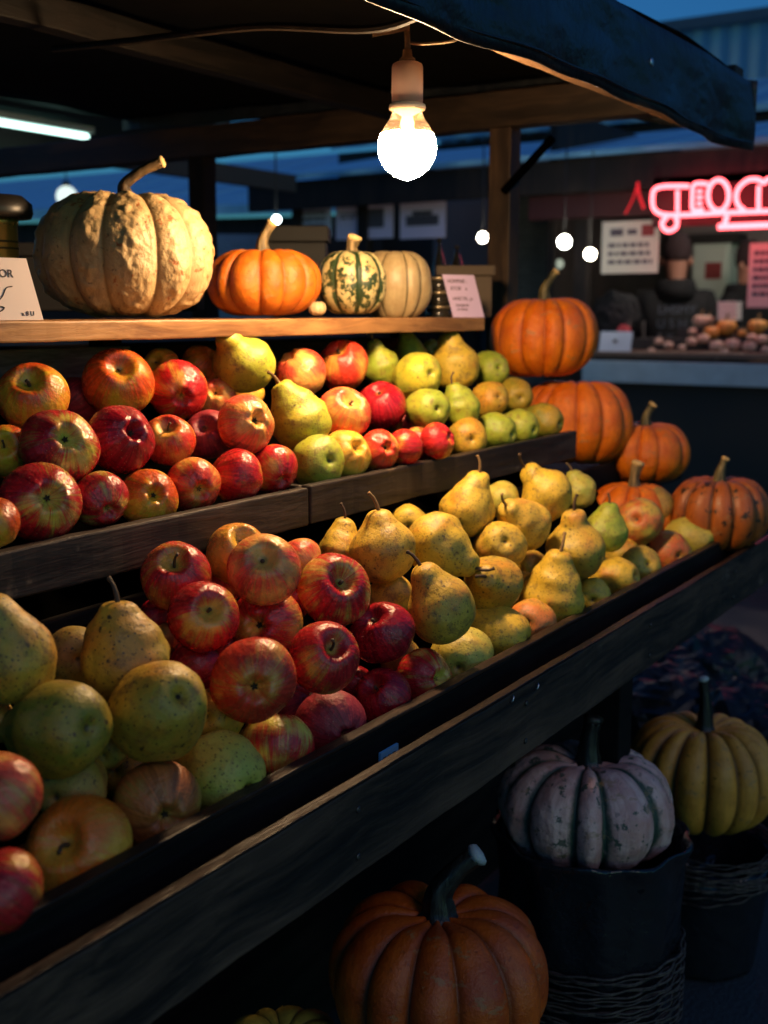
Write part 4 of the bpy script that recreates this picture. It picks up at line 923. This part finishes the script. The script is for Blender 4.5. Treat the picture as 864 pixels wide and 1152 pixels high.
# far market row: front along X = 6.4..., roof, posts, back wall
RX = 6.4
row = empty('market_row', (7, 4, -1.38), 'long dark row of market stalls under one metal roof tinted dusk blue', 'building')
def pr(name, a, b, m):
    o = MB().box(a, b).build(name, m, None, bevel=.004); parent_keep(o, row); return o
zf = atX(600, 176, RX).z; zb = atX(600, 160, 8.6).z; YL = atX(272, 200, RX).y; YR = -1.5
quad_slab(((RX-.05, YR, zf), (RX-.05, YL, zf), (8.6, YL, zb), (8.6, YR, zb)), (0, 0, -.03), 'roof', MROOF, row)
pr('fascia', (RX, YR, zf-.22), (RX+.05, YL-.05, zf-.035), MDARKW)
MREDW = plain('maroon_board', (.05, .008, .008), .7)
pr('lintel', (RX+.06, YR, zf-.36), (RX+.12, atX(590, 200, RX).y, zf-.225), MREDW)
for px in (330, 652, 404):
    y = atX(px, 230, RX+.1).y; pr('post', (RX+.13, y-.04, -1.38), (RX+.21, y+.04, zf-.04), MDARKW)
pr('back_wall', (9.0, YR, -1.38), (9.1, YL, zb-.06), plain('grey_green_wall', (.24, .20, .19), .8, scale=2))
pr('counter_front', (RX+.3, atX(655, 400, RX).y+4.0, -1.38), (RX+.36, atX(655, 400, RX).y+.05, -.45), MDARKW)
pr('partition', (RX+.3, atX(600, 250, RX).y, -1.38), (9.0, atX(600, 250, RX).y+.05, zb-.1), MDARKW)
# brick / board panel seen at the right of the post
pn = atX(582, 215, 7.6); pn2 = atX(640, 345, 7.6)
t = NT('pale_brick', .8); o_ = t.obj(); bt = t.n('ShaderNodeTexBrick'); t.put(bt.inputs['Vector'], t.vm('MULTIPLY', o_, (1, 1, 1))); sep = t.n('ShaderNodeSeparateXYZ'); t.put(sep.inputs[0], o_); cmb = t.n('ShaderNodeCombineXYZ'); t.put(cmb.inputs[0], sep.outputs[1]); t.put(cmb.inputs[1], sep.outputs[2]); t.put(bt.inputs['Vector'], cmb.outputs[0])
bt.inputs['Scale'].default_value = 9; bt.inputs['Color1'].default_value = (.22, .24, .20, 1); bt.inputs['Color2'].default_value = (.16, .18, .15, 1); bt.inputs['Mortar'].default_value = (.07, .07, .06, 1); t.color(bt.outputs[0])
o = MB().box((7.6, pn2.y, -1.38), (7.66, pn.y, pn.z)).build('brick_panel', t.m, None); parent_keep(o, row)

# posters
def poster(label, px0, py0, px1, py1, X, m, marks, group='posters on the market row'):
    a = atX(px0, py1, X); b = atX(px1, py0, X); w = a.y-b.y; h = b.z-a.z
    c = empty('poster', (X, (a.y+b.y)/2, a.z), label, 'poster', group)
    MB().box((0, -w/2, 0), (.006, w/2, h)).build('sheet', m, c)
    for i, (u0, v0, u1, v1, mm) in enumerate(marks):
        MB().box((-.003, w/2-u1*w, h-v1*h), (-.0006, w/2-u0*w, h-v0*h)).build('print', mm, c)
    return c
PB = plain('bluish_paper', (.70, .74, .86), .7, var=.1, scale=3); PV = plain('violet_paper', (.80, .68, .86), .7, var=.1, scale=3); PW = plain('aged_paper', (.66, .64, .54), .7, var=.1, scale=3); PK = plain('pink_paper', (.72, .55, .50), .7, var=.08, scale=3)
PI = plain('print_grey', (.10, .09, .11), .8); PR = plain('print_red', (.30, .05, .05), .8)
rgp = random.Random(4)
def lines(u0, u1, v0, v1, n):
    out = []
    for i in range(n):
        v = v0+(v1-v0)*i/n; u = u0
        while u < u1-.04:
            w = rgp.uniform(.05, .14); out.append((u, v, min(u1, u+w), v+(v1-v0)/n*.5, PI)); u += w+.03
    return out
poster('bluish poster at the left of three hanging in the far row', 335, 226, 372, 268, 6.55, PB, lines(.15, .85, .25, .8, 3))
poster('wide violet poster with a dark square print, middle of three in the far row', 378, 224, 442, 270, 6.55, PV, [(.5, .22, .85, .72, PI)]+lines(.08, .42, .3, .5, 2))
poster('violet poster with an arched dark print, right of three in the far row', 450, 222, 501, 269, 6.55, PV, [(.14, .42, .86, .68, PI), (.28, .30, .72, .415, PI)])
poster('grey paper menu hanging left of the neon sign', 676, 247, 742, 308, 6.50, PW, [(.70, .08, .92, .30, PR), (.15, .14, .38, .28, PI), (.45, .16, .62, .26, PI)]+lines(.12, .9, .42, .90, 3))
poster('pink lit menu sheet at the right picture edge', 840, 272, 900, 346, 6.50, PK, lines(.1, .95, .12, .88, 6))

# neon sign (plane X = 6.35)
NX = 6.30
def nz_(x, y): return atX(700+x/5.268, 170+y/5.268, NX)
NEON = emit('neon_tube', (1, .10, .12), 8); NEOND = emit('neon_tube_dim', (1, .02, .03), .8)
ns = empty('neon_sign', nz_(450, 360), 'red neon lettering glowing over the far stall', 'neon sign')
def neon(name, keys, r=.0118, m=NEON, closed=False, sub=6):
    P = [nz_(*k) for k in keys]; P = curve_pts(P, sub) if sub else P
    o = MB().tube(P, r, 8).build(name, m, None, True); parent_keep(o, ns)
neon('letter_tube', [(395, 208), (320, 207), (240, 210), (192, 228), (180, 270), (182, 325), (205, 360), (260, 378), (400, 377), (600, 366), (864, 356), (1300, 340)])
neon('letter_tube', [(328, 232), (328, 300), (328, 362)], .011)
neon('letter_tube', [(262, 392), (236, 425), (250, 462), (282, 472), (318, 452), (325, 410), (315, 396)])
neon('letter_tube', [(505, 195), (450, 192), (422, 205), (416, 260), (417, 345), (450, 350), (480, 346)], .011)
neon('letter_tube', [(445, 240), (472, 238)], .010, sub=0); neon('letter_tube', [(443, 275), (474, 274)], .010, sub=0); neon('letter_tube', [(443, 310), (472, 312)], .010, sub=0)
neon('letter_tube', [(570+62*math.sin(a), 262-92*math.cos(a)) for a in [2*math.pi*k/16 for k in range(17)]], sub=2)
neon('letter_tube', [(840, 190), (800, 168), (745, 172), (695, 212), (675, 265), (688, 320), (725, 352)])
neon('letter_tube', [(810, 205), (808, 275), (808, 345)], .011)
neon('letter_tube', [(835, 192), (870, 165), (905, 190), (912, 345)]); neon('letter_tube', [(912, 230), (950, 170), (1000, 190), (1005, 340)]); neon('letter_tube', [(1005, 230), (1050, 170), (1100, 190), (1105, 338)])
neon('letter_tube', [(622, 382), (612, 415), (606, 440), (575, 447)], .014); neon('letter_tube', [(570, 449), (700, 444), (864, 438), (1300, 424)], .015)
neon('lead_tube', [(92, 185), (98, 250), (128, 340)], .009, NEOND); neon('lead_tube', [(90, 205), (60, 290), (18, 372)], .005, NEOND)
a = nz_(150, 150); b = nz_(1300, 400)
o = MB().box((NX+.10, b.y, b.z), (NX+.12, a.y, a.z)).build('glow_backing', plain('neon_glow_board', (.035, .006, .006), .7), None); parent_keep(o, ns)  # panel added behind the tubes to catch their red glow

for zx in (230, 520, 860):
    p0 = nz_(zx, 198); o = MB().tube([p0+Vector((.02, 0, .01)), p0+Vector((.10, 0, .03)), Vector((RX+.06, p0.y, zf-.20))], .006, 6).build('hanging_bracket', BOXM, None, True); parent_keep(o, ns)
# fluorescent tubes
def fluor(label, a, b, r, c, s):
    e = empty('tube_lamp', (a+b)/2, label, 'lamp', 'fluorescent tube lamps'); a = a-(e.location); b = b-e.location
    MB().tube([a, b], r, 10).build('tube', emit('fluorescent', c, s), e, True)
    d = (b-a).normalized(); up = Vector((0, 0, r*1.1)); sd = d.cross(Vector((0, 0, 1))).normalized()*r*1.6
    MB().slab(a-d*.03-sd+up, b+d*.03-sd+up, b+d*.03+sd+up, a-d*.03+sd+up, (0, 0, .03)).build('housing', plain('lamp_housing', (.5, .52, .5), .5), e)
aa = atX(792, 181, 6.9); bb = atX(1000, 168, 6.9)
fluor('warm white fluorescent tube under the far stall roof at right', aa, bb, .022, (1, .80, .66), 60)
pA = atY(98, 154, 4.4); pB = Vector((pA.x-1.6, pA.y, pA.z+.0))
fluor('greenish white fluorescent tube at the upper left behind the stall', pA, pB, .014, (.62, 1, .90), 3.5)
cl = empty('ceiling_board', pA, 'dim green board ceiling above the left fluorescent tube', 'ceiling'); o = MB().box((pA.x-1.8, 4.0, pA.z+.09), (pA.x+.6, 6.0, pA.z+.13)).build('board', plain('green_grey_board', (.06, .10, .09), .8), None); parent_keep(o, cl)
fz1 = atY(100, 160, 4.7).z; fz0 = atY(100, 184, 4.7).z
o = MB().box((1.5, 4.68, fz0), (atY(330, 170, 4.7).x, 4.74, fz1)).build('fascia', MDK, None); parent_keep(o, cl)
for dx in (.5, -1.7):
    o = MB().box((pA.x+dx, 4.1, -1.38), (pA.x+dx+.06, 4.16, pA.z+.089)).build('post', MDARKW, None); parent_keep(o, cl)

# round lamps in the background
for i, (px, py, r, D, c, s, lab) in enumerate(((543, 267, 6, 6.4, (1, .9, .72), 40, 'small round lamp left of the wooden post'), (635, 272, 8, 6.3, (1, 1, .88), 50, 'largest round lamp hanging right of the wooden post'), (664, 286, 7, 6.3, (1, .88, .66), 40, 'warm round lamp beside the grey menu'),
        (629, 297, 6, 7.2, (.8, .9, .7), .45, 'dim round lamp below the largest one'), (311, 247, 5, 5.5, (.85, 1, 1), 20, 'white round lamp at the tip of the small orange pumpkin stem'), (75, 221, 13, 7.5, (.75, .9, .85), 1.2, 'hazy whitish lamp behind the warty pumpkin'))):
    p = at(px, py, D); e = empty('globe_lamp', p, lab, 'lamp', 'round lamps in the background'); R0 = r*D/FPX*.9
    MB().lathe([(R0*math.sin(a)*1.0, -R0*math.cos(a)) for a in [math.pi*k/14 for k in range(15)]], 20).build('globe', emit('globe_glow', c, s), e, True)
    MB().lathe([(0, R0*.99), (R0*.4, R0*1.0), (R0*.35, R0*1.4), (0, R0*1.45)], 12).build('cap', BOXM, e, True)
    MB().tube([(0, 0, R0*1.4), (0, 0, R0*1.4+.5)], .004, 5).build('cord', BOXM, e, True)

# far counter, produce
CX = 6.15; y0 = atX(655, 405, CX).y; zc = atX(760, 397, CX).z
ct = empty('market_counter', (CX, 1.5, -1.38), 'far market counter with a pale blue front board', 'counter')
for nm, a, b, m in (('counter_top', (CX+.02, -1.5, zc-.03), (CX+.85, y0, zc), plain('counter_wood', (.16, .10, .07), .5)), ('front_trim', (CX, -1.5, zc-.17), (CX+.018, y0, zc-.05), plain('pale_blue_paint', (.45, .55, .62), .5)), ('front_panel', (CX+.05, -1.5, -1.38), (CX+.09, y0-.02, zc-.035), MDK)):
    o = MB().box(a, b).build(nm, m, None, bevel=.003); parent_keep(o, ct)
gm = squash_mesh(9, .78, .09, .15, 90, S=72, N=26); PG = smat('far_pale_squash_skin', .05, base=(.66, .42, .32), second=(.6, .36, .26), groove=(.3, .16, .1)); PO = smat('far_orange_skin', .06, base=(.66, .28, .05), second=(.6, .22, .03), groove=(.3, .1, .02))
far = [(800,374,18,1,'orange squash left of the larger one on the far counter'),(817,369,24,1,'largest flat orange squash on the far counter'),(835,375,10,1,'tiny orange squash between larger ones on the far counter'),(853,368,23,1,'round orange pumpkin near the right edge on the far counter'),
 (789,361,18,0,'pale squash on top of the far pile at left'),(797,360,13,0,'pale squash on top of the far pile beside the white cartons'),(741,384,10,0,'pale squash at the left end of the far pile, upper'),(752,388,11,0,'pale squash second from the left end of the far pile'),(767,391,9,0,'pale squash in front of the person in the hoodie'),(733,395,9,0,'leftmost pale squash low on the far counter'),
 (779,373,10,0,'small pale squash left of the orange ones'),(778,384,12,0,'pale squash below the small one on the far counter'),(791,381,14,0,'pale squash right under the leftmost orange squash'),(806,389,16,0,'pale squash in the front middle of the far counter'),(824,388,18,0,'wide pale squash in the front of the far counter'),(815,396,10,0,'small pale squash at the front edge of the far counter'),
 (843,390,16,0,'pale squash in front below the round orange pumpkin'),(846,380,12,0,'pale squash directly under the round orange pumpkin'),(857,382,13,0,'pale squash touching the right picture edge'),(862,394,12,0,'pale squash low at the right picture edge')]
for px, py, w, og, lb in far:
    hgt = (398-py)/40; p = atX(px, py, CX+.12+.55*max(0, hgt)); D = p.dot(FW)
    pumpkin('squash', lb, px, py, w, D, gm, PO if og else PG, (2, -w*.35, .12, .1, M_ST_TAN, None, .2), 'squashes on the far counter', 'squash', spin=px)
cr = empty('produce_crate', atX(800, 398, CX+.5), 'low black produce crate under the heap on the far counter', 'crate'); cr.location.z = zc
MB().slab((-.12, -.75, .005), (-.12, .50, .005), (.25, .50, .005), (.25, -.75, .005), (0, 0, .06)).build('crate_body', BOXM, cr)
MB().slab((.0, -.62, .067), (.0, .20, .067), (.25, .20, .067), (.25, -.62, .067), (0, 0, .06)).build('crate_step', BOXM, cr)
for i in range(3):
    p = atX(821, 357-i*7, CX+.62); o = empty('carton', p, ('bottom', 'middle', 'top')[i]+' white carton in the little stack on the far counter', 'carton', 'white cartons on the far counter'); 
    MB().box((-.05, -.055, -.016), (.05, .055, .012)).build('box_body', plain('white_card', (.75, .68, .68), .6, var=.05), o, bevel=.003); MB().box((-.053, -.058, .0125), (.053, .058, .018)).build('box_lid', plain('white_lid', (.8, .72, .72), .6, var=.05), o, bevel=.002)
p = atX(690, 400, CX+.05); pe = empty('price_card', (CX+.06, p.y, zc), 'white folded price card at the left end of the far counter', 'sign', None)
h = 22/FPX*p.dot(FW); w_ = 38/FPX*p.dot(FW)
MB().slab((0, -w_/2, 0), (0, w_/2, 0), (.03, w_/2, h), (.03, -w_/2, h), (.002, 0, 0)).build('card', plain('bluish_white_card', (.55, .58, .68), .6, var=.05), pe)
MB().box((.008, -.012, h*.45), (.011, .012, h*.6)).build('printed_mark', PI, pe)
# cold cabinet (door with small red mark)
fa = atX(776, 345, 8.7); fb = atX(822, 273, 8.7); fr = empty('white_cabinet', (8.7, (fa.y+fb.y)/2, -1.38), 'tall pale cabinet with a small red mark behind the hooded person', 'cabinet'); wv = (fa.y-fb.y)/2; hh = fb.z+1.38
MB().box((0, -wv, 0), (.25, wv, hh)).build('cabinet_body', plain('pale_enamel', (.60, .70, .62), .4, var=.05), fr, bevel=.01)
MB().box((-.02, -wv+.02, .1), (-.002, wv-.02, hh-.03)).build('door', plain('pale_enamel_door', (.66, .74, .66), .4, var=.05), fr, bevel=.004)
MB().box((-.026, -.09, hh-.26), (-.0205, .03, hh-.14)).build('red_mark', PR, fr)
MB().box((-.02, -wv-.05, hh+.002), (.26, wv+.05, hh+.07)).build('cabinet_top', BOXM, fr)

# ------------------------------------------------ people behind the far counter
def skin_body(name, joints, edges, rad, m, parent=None, sub=2):
    me = bpy.data.meshes.new(name); me.from_pydata(joints, edges, []); o = bpy.data.objects.new(name, me); COL.objects.link(o)
    md = o.modifiers.new('s', 'SKIN'); sv = me.skin_vertices[0].data
    for i, r in enumerate(rad): sv[i].radius = r if isinstance(r, tuple) else (r, r)
    sv[0].use_root = True; md2 = o.modifiers.new('ss', 'SUBSURF'); md2.levels = sub; md2.render_levels = sub
    bpy.context.view_layer.update(); ev = bpy.data.meshes.new_from_object(o.evaluated_get(bpy.context.evaluated_depsgraph_get()))
    bpy.data.objects.remove(o); return link(name, ev, m, parent, True)
SKIN = plain('skin', (.42, .20, .14), .5, var=.1, scale=8, bump=.05); CLOTH = plain('black_hoodie_cloth', (.007, .007, .009), .85, scale=20); DEN = plain('dark_trousers', (.03, .035, .05), .85); CAPM = plain('dark_beanie', (.03, .015, .018), .9, scale=60, bump=.5)
def person(label, loc, rz, hgt, hood_text=None):
    """figure facing -x in its own frame, arms reaching forward to the counter"""
    e = empty('person', loc, label, 'person'); e.rotation_euler = (0, 0, rz); k = hgt/1.78; e.scale = (k, k, k)
    J = [(0, 0, .98), (0, 0, 1.16), (0, 0, 1.36), (0, 0, 1.47), (-.01, 0, 1.55), (-.02, 0, 1.64), (-.02, 0, 1.72),
         (0, .17, 1.40), (-.03, .25, 1.14), (-.24, .22, 1.04), (-.33, .20, 1.03), (0, -.17, 1.40), (-.03, -.25, 1.14), (-.24, -.22, 1.04), (-.33, -.20, 1.03),
         (0, .09, .92), (-.01, .10, .50), (0, .10, .09), (-.14, .11, .03), (0, -.09, .92), (-.01, -.10, .50), (0, -.10, .09), (-.14, -.11, .03)]
    E = [(0,1),(1,2),(2,3),(3,4),(4,5),(5,6),(2,7),(7,8),(8,9),(9,10),(2,11),(11,12),(12,13),(13,14),(0,15),(15,16),(16,17),(17,18),(0,19),(19,20),(20,21),(21,22)]
    Rr = [(.11,.15),(.11,.14),(.12,.17),.055,.06,(.085,.078),(.07,.065),.06,.045,.035,.03,.06,.045,.035,.03,.085,.06,.042,.035,.085,.06,.042,.035]
    body = skin_body('body', J, E, Rr, SKIN, e)
    HJ = [(0, 0, .88), (0, 0, 1.12), (0, 0, 1.36), (0, 0, 1.49), (0, .19, 1.41), (-.03, .27, 1.14), (-.24, .23, 1.05), (0, -.19, 1.41), (-.03, -.27, 1.14), (-.24, -.23, 1.05)]
    skin_body('hoodie', HJ, [(0,1),(1,2),(2,3),(2,4),(4,5),(5,6),(2,7),(7,8),(8,9)], [(.15,.20),(.145,.19),(.15,.20),(.10,.11),.085,.07,.052,.085,.07,.052], CLOTH, e)
    skin_body('trousers', [(0, 0, .93), (0, .10, .88), (-.01, .11, .50), (0, .11, .10), (0, -.10, .88), (-.01, -.11, .50), (0, -.11, .10)], [(0,1),(1,2),(2,3),(0,4),(4,5),(5,6)], [(.12,.15),.10,.075,.06,.10,.075,.06], DEN, e)
    hb = MB().lathe([(.12, 1.42), (.130, 1.47), (.112, 1.535), (.095, 1.54), (.09, 1.47)], 24, c=(.015, 0, 0)).build('hood', CLOTH, e, True)
    MB().lathe([(.078, 1.655), (.086, 1.675), (.088, 1.72), (.084, 1.76), (.068, 1.80), (.04, 1.825), (0, 1.83)], 24, c=(-.018, 0, 0)).build('beanie', CAPM, e, True)
    for s in (1, -1):
        MB().lathe([(0, -.03), (.014, -.02), (.018, 0), (.014, .02), (0, .03)], 10, c=(-.02, s*.082, 1.655)).build('ear', SKIN, body, True)
        MB().lathe([(0, -.009), (.009, 0), (0, .009)], 10, c=(-.100, s*.032, 1.672)).build('eye', plain('eye_dark', (.02, .015, .01), .3), body, True)
        for q in range(5):   # fingers resting on the counter edge
            yy = s*.20+(q-2)*.017; ln = (.045, .07, .078, .072, .055)[q]
            MB().tube([(-.33, yy, 1.03), (-.33-ln*.5, yy*1.01, 1.028), (-.33-ln, yy*1.01, 1.012)], [.009, .0085, .006], 7).build('finger', SKIN, body, True)
    MB().tube([(-.098, 0, 1.675), (-.120, 0, 1.65), (-.125, 0, 1.635), (-.105, 0, 1.628)], [.008, .012, .014, .010], 8).build('nose', SKIN, body, True)
    MB().tube([(-.104, -.024, 1.603), (-.110, 0, 1.604), (-.104, .024, 1.603)], [.003, .006, .003], 6).build('mouth', plain('lips', (.35, .10, .09), .5), body, True)
    if hood_text:
        for i, s in enumerate(hood_text):
            q = link('hoodie_print', text_mesh(s, .075, 'CENTER', .001), plain('print_blue%d' % i, (.07, .09, .13), .7), e, False)
            q.matrix_local = frame_matrix(Vector((.182, 0, 1.33-i*.085)), Vector((0, 1, 0)), Vector((0, 0, 1)))
    return e
p = at(760, 330, 7.45); person('person in a black hoodie and dark beanie seen from behind at the far stall', (p.x, p.y, -1.38), YAW+R_(180)+R_(-10), 1.84, ['LHSMY', 'U S H S', 'S Y F A'])
p = at(838, 330, 7.9); person('person in black partly behind the pink menu sheet at the far stall', (p.x, p.y, -1.38), YAW+R_(40), 1.82)
# dark chair with a red cushion left of the hooded person
p = at(694, 360, 7.0); c = empty('folding_chair', (p.x, p.y, -1.38), 'dark coat covered chair with a red cloth beside the far counter', 'chair'); zz = p.z+1.38
o = bag('x', 694, 352, 7.0, .17, 12, 1.1); o.name = 'coat'; o.data.materials.clear(); o.data.materials.append(CLOTH); del o['label']; del o['category']; del o['group']; o.location = (0, 0, zz+.02); o.parent = c
for sx in (-.15, .15):
    for sy in (-.15, .15): MB().tube([(sx, sy, 0), (sx*.8, sy*.8, zz)], .015, 6).build('leg', BOXM, c, True)
MB().box((-.2, -.2, zz-.28), (.2, .2, zz-.25)).build('seat', BOXM, c, bevel=.01)
p = at(702, 372, 6.85); o = bag('small red cloth bundle beside the price card on the far counter', 702, 372, 6.6, .045, 14, .9); o.location = at(702, 372, 6.6); o.name = 'cloth_bundle'; o.data.materials.clear(); o.data.materials.append(plain('red_cloth', (.5, .05, .06), .8)); o['group'] = ''; o['category'] = 'cloth'; del o['group']
# dark bottles behind the squash
for i, (px, h) in enumerate(((494, 30), (514, 22))):
    p = at(px, 300, 3.0); s = 3.0/FPX; e = empty('bottle', p, ('taller', 'shorter')[i]+' dark bottle standing behind the shelf near the post', 'bottle', 'dark bottles'); 
    MB().lathe([(0, -.13), (7*s, -.13), (7.5*s, -.12), (7.5*s, .0), (3*s, h*s*.6), (2.6*s, h*s*.9), (0, h*s*.9)], 20).build('glass', MJ, e, True); MB().lathe([(0, h*s*.905), (3.1*s, h*s*.91), (3.1*s, h*s*1.05), (0, h*s*1.06)], 14).build('cap', BOXM, e, True)
sb = empty('bottle_stand', at(505, 330, 3.0), 'dark stand carrying the bottles behind the shelf', 'stand'); MB().box((-.12, -.12, -.02), (.12, .12, .0)).build('stand_top', BOXM, sb); sb.location.z = at(494, 300, 3).z-.131
MB().box((-.1, -.1, -1.38-sb.location.z), (.1, .1, -.021)).build('stand_body', BOXM, sb)

# ------------------------------------------------ lift everything so that the ground is at z = 0
for o in list(bpy.data.objects):
    if o.parent is None: o.location.z += CAMH
